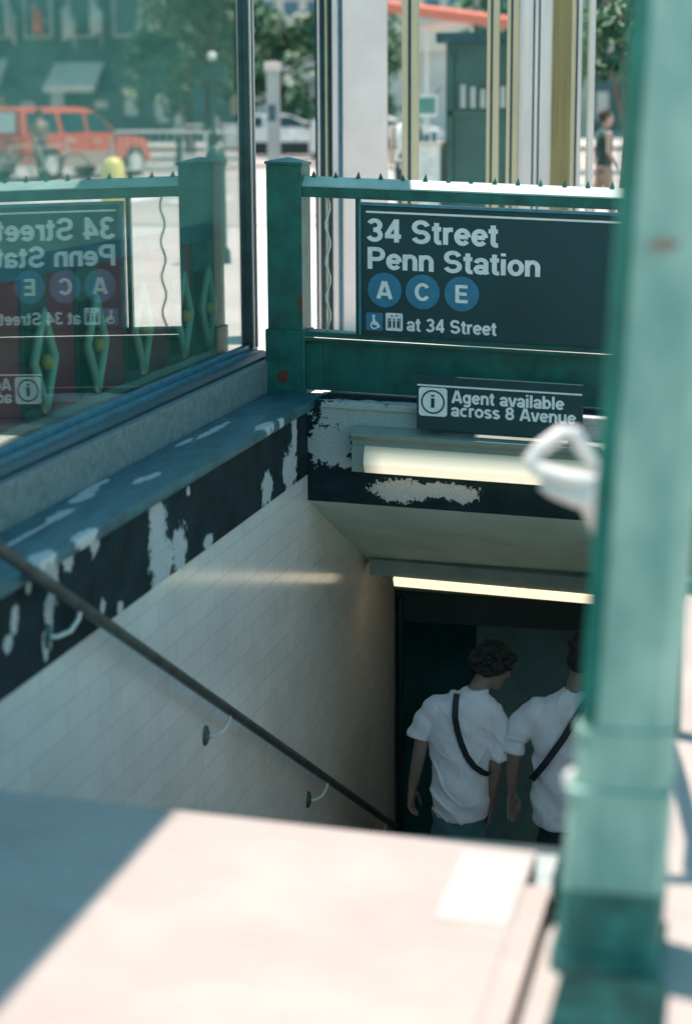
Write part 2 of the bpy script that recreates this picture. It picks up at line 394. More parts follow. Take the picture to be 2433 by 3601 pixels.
def text_mesh(name, txt, x0, x1, z0, cap, y, mat, parent, bold=.188, graded=True, depth=.0012):
    """sans lettering drawn as broad strokes, fitted to a width and a cap height, facing -Y"""
    total = sum(GL[c][0] for c in txt) + .035 * (len(txt) - 1)
    sx = (x1 - x0) / total; m = MB(graded); px = 0; k = 0
    hw = bold / 2
    for ch in txt:
        adv, strokes = GL[ch]
        for st_ in strokes:
            P = [Vector((p[0] + px, p[1])) for p in st_]; n = len(P); k += 1
            closed = (P[0] - P[-1]).length < 1e-4
            yo = y - .00018 * (k % 4)
            ring = []
            for i in range(n):
                if closed: t = (P[(i + 1) % (n - 1)] - P[(i - 1) % (n - 1)])
                else: t = P[min(i + 1, n - 1)] - P[max(i - 1, 0)]
                t.normalize(); nn = Vector((-t.y, t.x)) * hw
                c = [P[i] + nn, P[i] - nn]
                ring.append([m.bm.verts.new((x0 + q.x * sx, yo, z0 + q.y * cap)) for q in c] + [m.bm.verts.new((x0 + q.x * sx, yo + depth, z0 + q.y * cap)) for q in c])
            for i in range(n - 1):
                a, b = ring[i], ring[i + 1]
                for q in ((0, 1), (3, 2), (2, 0), (1, 3)): m.bm.faces.new([a[q[0]], a[q[1]], b[q[1]], b[q[0]]])
            if not closed:
                for a in (ring[0], ring[-1]): m.bm.faces.new([a[0], a[1], a[3], a[2]])
        px += adv + .035
    return m.build(name, mat, parent)

def disc(cx, cz, r, y, n=40, d=.0015, inner=0):
    m = MB(True)
    if not inner:
        m.prism([(cx + r * math.cos(a * 2 * math.pi / n), y, cz + r * math.sin(a * 2 * math.pi / n)) for a in range(n)], (0, d, 0))
    else:
        for a in range(n):
            t0, t1 = a * 2 * math.pi / n, (a + 1) * 2 * math.pi / n
            m.prism([(cx + inner * math.cos(t0), y, cz + inner * math.sin(t0)), (cx + r * math.cos(t0), y, cz + r * math.sin(t0)),
                     (cx + r * math.cos(t1), y, cz + r * math.sin(t1)), (cx + inner * math.cos(t1), y, cz + inner * math.sin(t1))], (0, d, 0))
    return m

def rrect(m, x0, x1, z0, z1, y, r, d=.0015):
    pts = []
    for cx, cz, a0 in ((x1 - r, z1 - r, 0), (x0 + r, z1 - r, 90), (x0 + r, z0 + r, 180), (x1 - r, z0 + r, 270)):
        for k in range(6):
            a = R(a0 + k * 18); pts.append((cx + r * math.cos(a), y, cz + r * math.sin(a)))
    m.prism(pts, (0, d, 0)); return m

# ================================================================== SETTING
def gz(y): return 0 if y < 14 else min((y - 14) * .0118, .75)

# landing slab with its front edge over the stairs, and the pavement round the stairwell
m = MB(True)
WX, RX = -2.27, -.40
def slab(m, x0, x1, y0, y1, z0, z1, n=8):
    for i in range(n):
        a = x0 + (x1 - x0) * i / n; b = x0 + (x1 - x0) * (i + 1) / n
        m.poly([(a, y0, z1), (b, y0, z1), (b, y1, z1), (a, y1, z1)])
    m.poly([(x0, y0, z0), (x1, y0, z0), (x1, y0, z1), (x0, y0, z1)])
    m.poly([(x0, y1, z0), (x1, y1, z0), (x1, y1, z1), (x0, y1, z1)])
    m.poly([(x0, y0, z0), (x0, y1, z0), (x0, y1, z1), (x0, y0, z1)])
    m.poly([(x1, y0, z0), (x1, y1, z0), (x1, y1, z1), (x1, y0, z1)])
slab(m, WX, -.505, -1, 4.13, -.16, .004)
slab(m, -.505, -.448, -1, 3.94, -.16, .001, 1)
landing = m.build('landing', 'landing')
m = MB(True); m.box(-.665, -.512, 3.70, 4.08, .0, .0065); lp0 = m.build('landing_patch', 'patch'); tag(lp0, kind='structure'); tag(landing, kind='structure')
m = MB(True)
# pavement sheet cut round the stairwell, graded
xs = [-9, -7, -5, -3.6, -2.55]; 
def sheet(m, x0, x1, y0, y1, nx, ny, zf):
    for i in range(nx):
        for j in range(ny):
            a, b = x0 + (x1 - x0) * i / nx, x0 + (x1 - x0) * (i + 1) / nx
            c, d = y0 + (y1 - y0) * j / ny, y0 + (y1 - y0) * (j + 1) / ny
            m.poly([(a, c, zf(c)), (b, c, zf(c)), (b, d, zf(d)), (a, d, zf(d))])
sheet(m, -12, -2.5, -8, 9.3, 10, 3, lambda y: -.01)
sheet(m, -2.5, -.30, -8, -1.0, 3, 1, lambda y: -.01)
sheet(m, -.30, 12, -8, 9.3, 14, 3, lambda y: -.01)
sheet(m, -12, 12, 9.3, 26, 26, 8, lambda y: -.01 + gz(y))
pav = m.build('pavement', 'pavement'); tag(pav, kind='structure')
m = MB()
sheet(m, -12, 12, 26, 44, 2, 4, lambda y: gz(y) - .12)
sheet(m, -160, -12, -60, 44, 2, 12, lambda y: gz(y) - .12)
sheet(m, 12, 160, -60, 44, 2, 12, lambda y: gz(y) - .12)
sheet(m, -12, 12, -60, -8, 2, 2, lambda y: -.12)
sheet(m, -160, 160, 44, 200, 6, 10, lambda y: gz(y) - .12)
road = m.build('road', 'asphalt'); tag(road, kind='structure')
m = MB(); m.box(-12, 12, 25.8, 26, -.3, gz(26) - .006); kerb = m.build('kerb', 'granite'); tag(kerb, kind='structure')
m = MB()
for k in range(9): m.box(2 + k * 1.5, 2.7 + k * 1.5, 33, 37, gz(35) - .13, gz(35) - .112)
mk = m.build('road_marking', 'white'); tag(mk, kind='structure')
m = MB(); sheet(m, -160, 160, 66, 78, 6, 2, lambda y: gz(y) + .02); 
sw = m.build('far_pavement', 'pavement'); tag(sw, kind='structure')

# ------------------------------------------------------------------ stairs
st = thing('staircase', (-1.35, 4.07, 0), 'concrete stairs going down from the sunlit landing to the subway', 'stairs')
m = MB()
NR = 24
for i in range(NR):
    z = -.158 * (i + 1); y = 4.09 + .30 * i
    m.box(WX + .002, RX, y, y + .31, z - .2, z)
m.build('steps', 'step', st)
m = MB()
for i in range(NR):
    z = -.158 * (i + 1); y = 4.09 + .30 * i
    m.box(WX + .02, RX - .02, y + .27, y + .312, z - .01, z + .004)
m.build('nosing', 'steel', st)

# ------------------------------------------------------------------ left wall of the stairwell
lw = thing('stairwell_wall', (-2.38, 4, -.3), 'left stairwell wall with cream tiles below a flaking black band and blue coping', 'wall')
m = MB(); 
m.poly([(WX, 3.2, -4.2), (WX, 11.17, -4.2), (WX, 11.17, -.125), (WX, 3.2, -.125)])
m.poly([(WX, 11.17, -4.2), (WX - .25, 11.17, -4.2), (WX - .25, 11.17, -.125), (WX, 11.17, -.125)])
m.poly([(WX - .25, 3.2, -4.2), (WX - .25, 11.17, -4.2), (WX - .25, 11.17, -.125), (WX - .25, 3.2, -.125)])
m.build('tiles', 'tile', lw)
m = MB(); m.box(WX - .2, WX + .006, 3.2, 8.985, -.125, .205); m.build('painted_band', 'blackband', lw)
m = MB(); m.box(-2.52, -2.226, 3.2, 9.22, .205, .25, bev=.012); m.build('coping', 'coping', lw, smooth=True)

# back wall under the railing: face at Y=9
bw = thing('back_wall', (-1.35, 9.1, -.3), 'back wall under the sign, black paint flaking off concrete above the way down', 'wall')
m = MB(True); m.box(-2.30, -.2, 9.0, 9.5, -.255, .215); m.build('painted_band', 'backband', bw)
m = MB(True); m.box(-2.225, -.2, 8.985, 9.5, .215, .25, bev=.006); m.build('ledge', 'backband', bw)
# sloping soffit over the stairs
m = MB(); m.poly([(WX, 9.0, -.26), (-.2, 9.0, -.33), (-.2, 11.25, -1.33), (WX, 11.25, -1.28)])
m.poly([(WX, 9.3, -.24), (-.2, 9.3, -.24), (-.2, 11.25, -1.20), (WX, 11.25, -1.20)])
m.build('sloping_ceiling', 'ceiling', bw)
m = MB(); m.box(-2.9, .3, 11.2, 11.5, -1.46, -1.27); m.build('dark_beam', 'beam', bw)

# corridor beyond
cw = thing('passage', (-1.35, 12.5, -4.2), 'dark teal passage at the foot of the stairs with a paler tiled end wall', 'passage')
m = MB(); m.box(-4.2, -2.03, 13.0, 13.2, -4.2, -1.1); m.build('dark_end_wall', 'darkwall', cw)
m = MB(); m.box(-2.03, .6, 12.9, 13.2, -4.2, -1.1); m.build('pale_end_wall', 'greywall', cw)
m = MB(); m.box(-4.4, .8, 11.5, 13.2, -1.1, -1.0); m.build('ceiling', 'darkwall', cw)
m = MB(); m.box(-4.4, .8, 11.2, 13.2, -4.3, -3.79); m.build('floor', 'step', cw)
m = MB(); m.box(-4.4, -4.2, 11.17, 13.2, -3.8, -1.1); m.box(-4.2, WX - .25, 11.17, 11.2, -3.8, -1.1); m.build('side_wall', 'darkwall', cw)
m = MB(); m.box(RX + .08, RX + .2, 11.2, 13.2, -3.8, -1.1); m.build('right_side_wall', 'greywall', cw)
m = MB(); m.tube([(WX + .03, 11.2, -3.8), (WX + .03, 11.2, -1.3)], .022); m.build('pipe', 'beam', cw, smooth=True)
m = MB(); m.box(-2.0, -.6, 12.85, 12.9, -1.72, -1.62); m.build('wall_trim', 'beam', cw)

# right wall of the stairwell with its coping
rw = thing('right_stairwell_wall', (-.4, 4, -.3), 'right stairwell wall and coping the front lamp post stands on', 'wall')
m = MB(); m.box(-.396, -.30, 2.2, 11.2, -4.2, -.121); m.build('tiles', 'side_tile', rw)
m = MB(); m.box(-.447, -.403, 3.945, 4.9, -.12, -.04); m.build('dark_step_cover', 'plate', rw)  # added dark block hiding the sunlit step in the notch
m = MB(); m.box(-.398, -.30, 2.2, 9.2, -.12, -.03); m.build('painted_band', 'black', rw)  # coloured black so the narrow gap by the landing stays dark
m = MB(); m.prism([(-.402, 2.2, -.0295), (-.402, 3.48, -.0295), (-.36, 3.62, -.0295), (-.06, 3.62, -.0295), (-.06, 2.2, -.0295)], (0, 0, .0645)); m.build('coping', 'landing', rw)
m = MB(); m.box(-.395, -.28, 3.622, 9.5, -.0295, .033); m.build('dark_coping', 'plate', rw)  # this stretch of the coping is coloured dark
m = MB(); m.box(-.279, -.06, 3.622, 9.5, -.0295, .035); m.build('coping', 'landing', rw)

# ------------------------------------------------------------------ railing at the back with the station sign
rl = thing('sign_railing', (-1.35, 9.25, .25), 'green iron railing with spiked top rail across the head of the stairwell', 'railing')
def post(parent, x0, x1, y0, y1, zb, zt, name='post', mat='green_rust'):
    m = MB(True)
    m.box(x0, x1, y0, y1, zb + .02, zt - .03, bev=.004)
    cx, cy = (x0 + x1) / 2, (y0 + y1) / 2
    m2 = [(x0 - .006, y0 - .006), (x1 + .006, y0 - .006), (x1 + .006, y1 + .006), (x0 - .006, y1 + .006)]
    vs = m._v([(a, b, zt - .03) for a, b in m2]); vt = m._v([(a, b, zt - .016) for a, b in m2]); tp = m._v([(cx, cy, zt + .008)])[0]
    m.bm.faces.new(vs)
    for i in range(4):
        m.bm.faces.new([vs[i], vs[(i + 1) % 4], vt[(i + 1) % 4], vt[i]]); m.bm.faces.new([vt[i], vt[(i + 1) % 4], tp])
    m.box(x0 - .012, x1 + .012, y0 - .012, y1 + .012, zb, zb + .31, bev=.006)
    m.box(x0 - .022, x1 + .022, y0 - .02, y1 + .02, zb - .01, zb + .025, bev=.004)
    return m.build(name, mat, parent)
post(rl, -2.518, -2.338, 9.2, 9.38, .25, 1.405)
post(rl, -.36, -.18, 9.2, 9.38, .2, 1.405)
m = MB(True); m.box(-2.338, -.36, 9.215, 9.30, 1.222, 1.272, bev=.003); m.build('top_rail', 'green_rust', rl)
m = MB(True); m.prism([(-2.338, 9.213, 1.2735), (-2.338, 9.213, 1.281), (-2.338, 9.262, 1.322), (-2.338, 9.30, 1.322), (-2.338, 9.30, 1.2735)], (1.978, 0, 0))
m.build('spike_strip_base', pmat('sunlit_strip_paint', (.36, .50, .46), .45, var=.1, bstr=0), rl)  # paler than the rail green, standing in for glare on its sunlit top
rs = random.Random(4)
x = -2.29
while x < -.4:
    m = MB(True)
    vs = m._v([(x - .011, 9.255, 1.320), (x + .011, 9.255, 1.320), (x + .011, 9.28, 1.320), (x - .011, 9.28, 1.320)]); t = m._v([(x + rs.uniform(-.004, .004), 9.268, 1.355 + rs.uniform(-.004, .003))])[0]
    m.bm.faces.new(vs)
    for i in range(4): m.bm.faces.new([vs[i], vs[(i + 1) % 4], t])
    m.build('spike', 'green', rl)
    x += .1125 + rs.uniform(-.004, .004)
m = MB(True); m.box(-2.338, -.36, 9.205, 9.33, .532, .56, bev=.004); m.box(-2.338, -.36, 9.19, 9.215, .515, .528); m.build('shelf_rail', 'green_rust', rl)
m = MB(True); m.box(-2.338, -.36, 9.24, 9.27, .262, .515); m.build('lower_panel', 'green', rl)
for x in (-2.06,):
    m = MB(True); m.box(x - .012, x + .012, 9.225, 9.25, .56, 1.222); m.build('picket', 'green', rl)
m = MB(True); m.tube([(-2.225 + .012 * math.sin(t * 1.05), 9.28, 1.22 - t * .03) for t in range(0, 23)], .006, 8); m.build('wavy_wire', 'palesteel', rl, smooth=True)
m = MB(True); m.box(-2.33, -2.245, 9.23, 9.24, .262, .50); m.build('lower_plate', 'green', rl)

# station sign
sg = thing('station_sign', (-1.2, 9.2, .56), 'dark station sign reading 34 Street Penn Station with three blue circles', 'sign')
m = MB(True); m.box(-2.035, -.40, 9.185, 9.21, .562, 1.195, bev=.003); m.build('sign_panel', 'signface', sg)
m = MB(True); m.box(-2.045, -2.033, 9.175, 9.215, .56, 1.2); m.box(-2.045, -.4, 9.175, 9.215, 1.196, 1.21); m.build('sign_frame', 'ledge', sg)
m = MB(True); m.box(-2.01, -.42, 9.1825, 9.185, 1.160, 1.170); m.build('white_line', 'white', sg)
ys = 9.1835
text_mesh('lettering', '34 Street', -2.005, -1.356, 1.022, .112, ys, 'white', sg)
text_mesh('lettering', 'Penn Station', -2.003, -1.150, .888, .106, ys, 'white', sg)
for cx, ch in ((-1.917, 'A'), (-1.727, 'C'), (-1.533, 'E')):
    d = disc(cx, .787, .085, ys).build('route_circle', 'blue', sg)
    w = .078 if ch != 'E' else .066
    text_mesh('letter', ch, cx - w / 2, cx + w / 2, .787 - .043, .086, ys - .0015, 'white', d)
m = MB(True); rrect(m, -2.01, -1.926, .585, .673, ys, .008); ic = m.build('wheelchair_icon', 'blue', sg)
m = MB(True)
m.prism([(-1.972 + .008 * math.cos(a * .785), ys - .0015, .656 + .008 * math.sin(a * .785)) for a in range(8)], (0, .001, 0))
m.prism([(-1.978, ys - .0015, .648), (-1.966, ys - .0015, .648), (-1.963, ys - .0015, .622), (-1.945, ys - .0015, .618), (-1.939, ys - .0015, .602), (-1.948, ys - .0015, .600), (-1.955, ys - .0015, .610), (-1.976, ys - .0015, .614)], (0, .001, 0))
m.build('symbol', 'white', ic)
disc(-1.968, .612, .021, ys - .0016, 24, .001, .014).build('symbol_wheel', 'white', ic)
m = MB(True); rrect(m, -1.912, -1.826, .588, .676, ys, .008); ic = m.build('elevator_icon', 'white', sg)
m = MB(True)
for cx in (-1.889, -1.869, -1.849):
    m.prism([(cx + .0045 * math.cos(a * .785), ys - .0015, .645 + .0045 * math.sin(a * .785)) for a in range(8)], (0, .001, 0))
    m.box(cx - .005, cx + .005, ys - .0015, ys - .0005, .604, .638)
m.box(-1.90, -1.896, ys - .0015, ys - .0005, .60, .652); m.box(-1.842, -1.838, ys - .0015, ys - .0005, .60, .652)
m.prism([(-1.886, ys - .0015, .658), (-1.874, ys - .0015, .658), (-1.88, ys - .0015, .668)], (0, .001, 0))
m.prism([(-1.862, ys - .0015, .668), (-1.85, ys - .0015, .668), (-1.856, ys - .0015, .658)], (0, .001, 0))
m.build('symbol', 'signface', ic)
text_mesh('lettering', 'at 34 Street', -1.806, -1.360, .592, .066, ys, 'white', sg)

# agent sign
ag = thing('agent_sign', (-1.3, 8.9, .15), 'small dark sign reading Agent available across 8 Avenue', 'sign')
m = MB(True); m.box(-1.70, -.905, 8.9, 8.93, .155, .415, bev=.002); m.build('sign_panel', 'signface', ag)
m = MB(True); m.box(-1.698, -.908, 8.898, 8.9, .366, .374); m.build('white_line', 'white', ag)
m = MB(True); m.box(-1.66, -1.60, 8.93, 9.0, .2, .24); m.build('bracket', 'frame', ag)
m = MB(True); m.box(-1.0, -.94, 8.93, 9.0, .2, .24); m.build('bracket', 'frame', ag)
ya = 8.8985
m = MB(True); rrect(m, -1.69, -1.552, .222, .360, ya, .016); ic = m.build('information_icon', 'white', ag)
disc(-1.621, .291, .058, ya - .0015, 40, .001, .050).build('ring', 'signface', ic)
text_mesh('letter', 'i', -1.632, -1.610, .263, .062, ya - .0016, 'signface', ic)
text_mesh('lettering', 'Agent available', -1.530, -.992, .292, .061, ya, 'white', ag)
text_mesh('lettering', 'across 8 Avenue', -1.533, -.935, .228, .060, ya, 'white', ag)

# ------------------------------------------------------------------ lamps
def lamp(label, x0, x1, y, zt, zb, glow0, glow1, tmat, graded_):
    t = thing('fluorescent_lamp', ((x0 + x1) / 2, y, zt), label, 'lamp')
    return t
f1 = lamp('wide glowing lamp across the black back wall below the agent sign', -2.02, -.75, 8.9, .12, -.1, 0, 0, 'tube', True)
m = MB(True); m.prism([(-2.02, 9.0, .138), (-2.02, 8.86, .120), (-2.02, 8.86, .106), (-2.02, 8.9, .08), (-2.02, 8.9, .055), (-2.02, 9.0, .055)], (1.4, 0, 0)); m.build('housing', 'housing', f1)
m = MB(True); m.box(-2.02, -1.955, 8.89, 9.0, -.075, .055); m.build('end_cap', 'housing', f1)
m = MB(True)
m.prism([(-1.955, 8.99, .055), (-1.955, 8.90, .055), (-1.955, 8.87, .03), (-1.955, 8.855, -.03), (-1.955, 8.885, -.075), (-1.955, 8.99, -.08)], (1.33, 0, 0))
tm, nt, bs = nodes('lamp_diffuser')
bs.inputs['Base Color'].default_value = (.66, .62, .48, 1); bs.inputs['Roughness'].default_value = .4
g = nt.nodes.new("ShaderNodeNewGeometry"); sx = nt.nodes.new("ShaderNodeSeparateXYZ"); nt.links.new(g.outputs['Position'], sx.inputs[0])
zz = math_n(nt, 'MULTIPLY_ADD', sx.outputs[0], .036, sx.outputs[2])      # follows the fall of the wall
zz = math_n(nt, 'ADD', zz, .083)
e = math_n(nt, 'MULTIPLY', ramp(nt, zz, .055, -.02), ramp(nt, sx.outputs[0], -1.96, -1.86))
e = math_n(nt, 'MULTIPLY_ADD', e, .45, .04)
bs.inputs['Emission Color'].default_value = (1, .88, .66, 1); nt.links.new(e, bs.inputs['Emission Strength'])
m.build('diffuser', tm, f1)
f2 = thing('fluorescent_lamp', (-1.5, 10.3, -.9), 'long grey lamp with a lit underside hanging below the sloping ceiling', 'lamp')
def zf2(x): return -.041 * (x + 2.2)
m = MB()
m.prism([(-2.228, 10.25, -.845), (-2.228, 10.40, -.80), (-2.228, 10.40, -.92), (-2.228, 10.25, -.935)], (1.75, 0, -.072))
m.build('housing', 'housing', f2)
m = MB(); m.prism([(-2.09, 10.24, -.948), (-2.09, 10.38, -.935), (-2.09, 10.38, -1.0), (-2.09, 10.27, -1.0)], (1.6, 0, -.066)); m.build('tube', 'tube2', f2)
for x in (-1.87, -1.38):
    m = MB(); m.tube([(x, 10.32, -.9), (x, 10.32, -.78)], .008, 8); m.build('hanger', 'palesteel', f2)

# ------------------------------------------------------------------ handrails
hr = thing('handrail', (-2.2, 7, -1), 'grey steel handrail sloping down the tiled left wall', 'handrail')
def hz(y): return .37 - .525 * (y - 5.04) - .0 * (y - 5)
pts = [(-2.19, 4.3, hz(4.3))] + [(-2.19, 4.3 + .5 * i, hz(4.3 + .5 * i)) for i in range(1, 13)] + [(-2.19, 10.8, hz(10.8))]
m = MB(); m.tube(pts, .021, 16); m.build('rail', 'steel', hr, smooth=True)
for y in (5.62, 7.30, 9.02, 10.5):
    z = hz(y)
    m = MB()
    m.tube([(-2.19, y + .03, z - .02), (-2.192, y + .01, z - .055), (-2.205, y - .03, z - .085), (-2.235, y - .07, z - .095), (-2.262, y - .085, z - .09)], .0075, 10)
    b = m.build('bracket', 'palesteel', hr, smooth=True)
    m = MB(); m.loft([((-2.269, y - .085, z - .09), .045, .028, (0, .25, .97), (0, .97, -.25)), ((-2.258, y - .085, z - .09), .038, .022, (0, .25, .97), (0, .97, -.25)), ((-2.25, y - .085, z - .09), .016, .012, (0, .25, .97), (0, .97, -.25))], 18)
    m.build('wall_plate', 'bracket', b, smooth=True)

h2 = thing('handrail', (-.4, 3.9, .8), 'sunlit pale handrail end looping out beside the big foreground post', 'handrail')
m = MB()
lp = [(-.345, 3.9, .853), (-.42, 3.89, .862), (-.485, 3.89, .880), (-.503, 3.9, .900), (-.48, 3.91, .925), (-.44, 3.92, .955), (-.415, 3.93, .953), (-.405, 3.94, .93), (-.385, 3.96, .89), (-.36, 3.99, .86)]
m.tube(lp, .017, 14); m.build('loop', 'palesteel', h2, smooth='all')
m = MB(); m.tube([(-.34, 3.9, .825), (-.40, 3.9, .826), (-.455, 3.9, .838), (-.48, 3.895, .85)], [.03, .026, .018, .012], 14)
m.tube([(-.38, 3.92, .83), (-.375, 3.95, .79), (-.362, 4.0, .74), (-.345, 4.1, .67), (-.335, 4.6, .40), (-.34, 9.0, -1.9)], [.024, .026, .025, .021, .019, .019], 14)
m.build('rail', 'palesteel', h2, smooth='all')

# ------------------------------------------------------------------ foreground lamp post
lp_ = thing('lamp_post', (-.25, 3.4, .08), 'tall thick weathered green post blurred in the foreground at right', 'lamp post')
def octo(m, cx, cy, hw, ch, z0, z1, lean=.05):
    def ring(z):
        ox = cx + lean * (z - .5)
        a, b = hw, hw - ch
        return [(ox - b, cy - a, z), (ox + b, cy - a, z), (ox + a, cy - b, z), (ox + a, cy + b, z), (ox + b, cy + a, z), (ox - b, cy + a, z), (ox - a, cy + b, z), (ox - a, cy - b, z)]
    r0 = m._v(ring(z0)); r1 = m._v(ring(z1))
    m.bm.faces.new(r0); m.bm.faces.new(r1)
    for i in range(8): m.bm.faces.new([r0[i], r0[(i + 1) % 8], r1[(i + 1) % 8], r1[i]])
m = MB(); octo(m, -.246, 3.4, .084, .028, .50, 2.6); m.build('shaft', 'post', lp_)
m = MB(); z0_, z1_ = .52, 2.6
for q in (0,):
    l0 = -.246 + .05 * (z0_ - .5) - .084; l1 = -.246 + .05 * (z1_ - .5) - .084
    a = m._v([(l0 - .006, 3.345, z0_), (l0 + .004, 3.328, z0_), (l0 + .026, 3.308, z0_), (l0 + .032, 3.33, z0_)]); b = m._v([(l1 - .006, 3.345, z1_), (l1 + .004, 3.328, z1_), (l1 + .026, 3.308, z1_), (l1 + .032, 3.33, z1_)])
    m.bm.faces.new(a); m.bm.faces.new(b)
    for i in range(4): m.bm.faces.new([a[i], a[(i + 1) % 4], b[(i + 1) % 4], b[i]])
m.build('chamfer_shade_strip', 'green', lp_)  # dark green strip standing in for shade on the left chamfer
m = MB(); octo(m, -.249, 3.4, .088, .024, .385, .5); octo(m, -.249, 3.4, .090, .022, .495, .51); m.build('collar', 'post', lp_)
m = MB(); octo(m, -.251, 3.4, .093, .014, .2, .385); octo(m, -.251, 3.4, .095, .012, .38, .395); m.build('pedestal', 'post', lp_)
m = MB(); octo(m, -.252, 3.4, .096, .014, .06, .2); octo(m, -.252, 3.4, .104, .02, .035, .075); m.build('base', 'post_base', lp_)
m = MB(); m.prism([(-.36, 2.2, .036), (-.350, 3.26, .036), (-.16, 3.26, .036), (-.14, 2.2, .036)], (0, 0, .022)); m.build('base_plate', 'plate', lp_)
m = MB(); m.ball((-.345, 3.35, .395), .018, .014, .026); m.build('bolt', 'palesteel', lp_, smooth='all')

# railing along the right side of the stairs
rr = thing('side_railing', (-.24, 6.3, .105), 'green iron railing along the right side of the stairwell', 'railing')
m = MB(); m.box(-.27, -.22, 4.8, 9.2, 1.16, 1.22); m.build('top_rail', 'green', rr)
m = MB(); m.box(-.265, -.225, 5.6, 9.2, .2, .24); m.build('bottom_rail', 'green', rr)
m = MB(); m.box(-.275, -.215, 4.74, 4.80, .036, 1.27, bev=.005); m.build('end_post', 'green', rr)
y = 5.7
while y < 9.1:
    m = MB(); m.box(-.255, -.235, y, y + .02, .24, 1.16); m.build('picket', 'green', rr)
    y += .3

# ------------------------------------------------------------------ glass booth on the left
gb = thing('glass_booth', (-4.6, 5.5, 0), 'glass-fronted booth along the left of the stairs on a granite plinth', 'booth')
m = MB(); m.box(-2.72, -2.521, 1.2, 9.42, 0, .405, bev=.006)
for k in range(0): pass
m.build('plinth', 'granite', gb)
m = MB(); m.prism([(-2.56, 1.2, .406), (-2.56, 1.2, .42), (-2.60, 1.2, .436), (-2.70, 1.2, .436), (-2.70, 1.2, .406)], (0, 8.2, 0)); m.build('sill', 'frame', gb)
m = MB(); m.box(-2.635, -2.60, 1.2, 9.30, .4365, .452); m.box(-2.70, -2.64, 1.2, 9.30, .4365, .476, bev=.004); m.build('bottom_frame', 'ledge', gb)
m = MB(); m.box(-2.69, -2.63, 9.30, 9.40, .4365, 3.4); m.build('corner_frame', 'frame', gb)
m = MB(); m.box(-2.629, -2.620, 9.315, 9.325, .455, 3.4); m.box(-2.629, -2.620, 9.375, 9.385, .455, 3.4); m.build('corner_trim', 'silver', gb)
m = MB(); m.box(-2.659, -2.655, 1.3, 9.30, .47, 3.4); m.build('pane', 'pane', gb)
m = MB(); m.box(-4.1, -2.60, 1.0, 9.6, 3.6, 3.8); m.box(-6.8, -6.5, 1.0, 9.6, 3.6, 3.8); m.box(-6.5, -4.1, 1.0, 1.6, 3.6, 3.8); m.box(-6.5, -4.1, 9.2, 9.6, 3.6, 3.8); m.build('roof', 'frame', gb)
m = MB(); m.box(-6.5, -4.1, 1.6, 9.2, 3.7, 3.71); m.build('added_skylight', 'clear', gb)  # unseen roof glazing, added so sun brightens the screen inside
m = MB(); m.box(-2.75, -2.62, 1.2, 9.42, 3.4, 3.6); m.box(-6.8, -6.7, 1.2, 9.42, 3.4, 3.6); m.build('fascia', 'frame', gb)
m = MB(); m.box(-6.76, -6.74, 1.3, 9.32, 1.0, 3.4); m.box(-6.7, -2.75, 1.24, 1.26, 1.0, 3.4); m.build('added_side_glazing', 'clear', gb)  # unseen side glass, added to let more daylight into the booth
m = MB(); m.box(-6.8, -6.7, 1.2, 9.42, 0, 1.0); m.box(-6.7, -2.70, 1.2, 1.3, 0, 1.0); m.build('inner_wall', 'interior', gb)
m = MB(); m.box(-6.7, -2.706, 9.32, 9.42, 0, 3.4); m.build('end_wall', 'interior', gb)
m = MB(); m.box(-6.7, -2.72, 1.3, 9.32, .02, .06); m.build('booth_floor', 'paleblock', gb)
# ornamental panels standing inside behind the pane
op = thing('ornamental_screen', (-2.84, 6.5, .44), 'low screen behind the glass with green diamond hoops and maroon boards', 'screen')
m = MB(); m.box(-2.89, -2.83, 2.0, 9.30, 1.005, 1.085, bev=.01); m.build('top_rail', 'railblue', op)
m = MB(); m.box(-2.885, -2.87, 2.0, 9.30, .44, 1.005); m.build('maroon_board', 'maroon', op)
for yc in (6.38, 6.99, 7.58, 8.18, 8.79, 9.19):
    m = MB(); m.box(-2.869, -2.855, yc - .14, min(yc + .12, 9.29), .44, 1.005); up_ = m.build('upright', 'jademid', op)
    m = MB(); m.box(-2.8545, -2.850, yc - .13, yc - .0, .49, .86); m.build('recess', 'jadedark', up_)
    m = MB()
    dm = [(0, .195), (.056, .09), (.11, 0), (.056, -.09), (0, -.195), (-.056, -.09), (-.11, 0), (-.056, .09)]
    pts = [(-2.825, yc + a, .675 + b) for a, b in dm]
    pts = pts + pts[:2]
    m.tube(pts, .018, 12, cap=False); m.build('diamond_hoop', 'jade', op, smooth='all')
    m = MB(); m.ball((-2.815, yc, .668), .030); m.build('ball', 'yellow', op, smooth='all')

# ------------------------------------------------------------------ glazed shopfront beyond the railing (Y = 14)
sp = thing('shopfront', (-2.5, 14, 0), 'tall glazed entrance with pale, silver and bronze uprights beyond the railing', 'shopfront')
Yp = 14.0; H0, H1 = -.02, 3.6
def upr(x0, x1, mat, name, dy=.0, d=.08, z0=H0):
    m = MB(True); m.box(x0, x1, Yp + dy, Yp + dy + d, z0, H1); return m.build(name, mat, sp)
def X14(px): return -3.44 + (px - 715) * (2.05 / 635)
upr(X14(715), X14(722), 'frame', 'dark_upright', -.03, .1)
upr(X14(723), X14(727), 'silver', 'thin_strip', -.05, .1)
upr(X14(728), X14(741), 'frame', 'dark_upright', -.03, .12)
upr(X14(741), X14(744), 'gold', 'thin_strip', -.05, .1)
upr(X14(745), X14(752), 'frame', 'dark_upright', -.02, .1)
upr(X14(753), X14(775), 'ledge', 'bluish_upright', -.0, .1)
upr(X14(756), X14(768), 'silver', 'silver_upright', -.03, .05)
upr(X14(778), X14(880), 'pinkpanel', 'pale_panel', 0, .05)
upr(X14(917), X14(931), 'gold', 'bronze_mullion', -.02, .05)
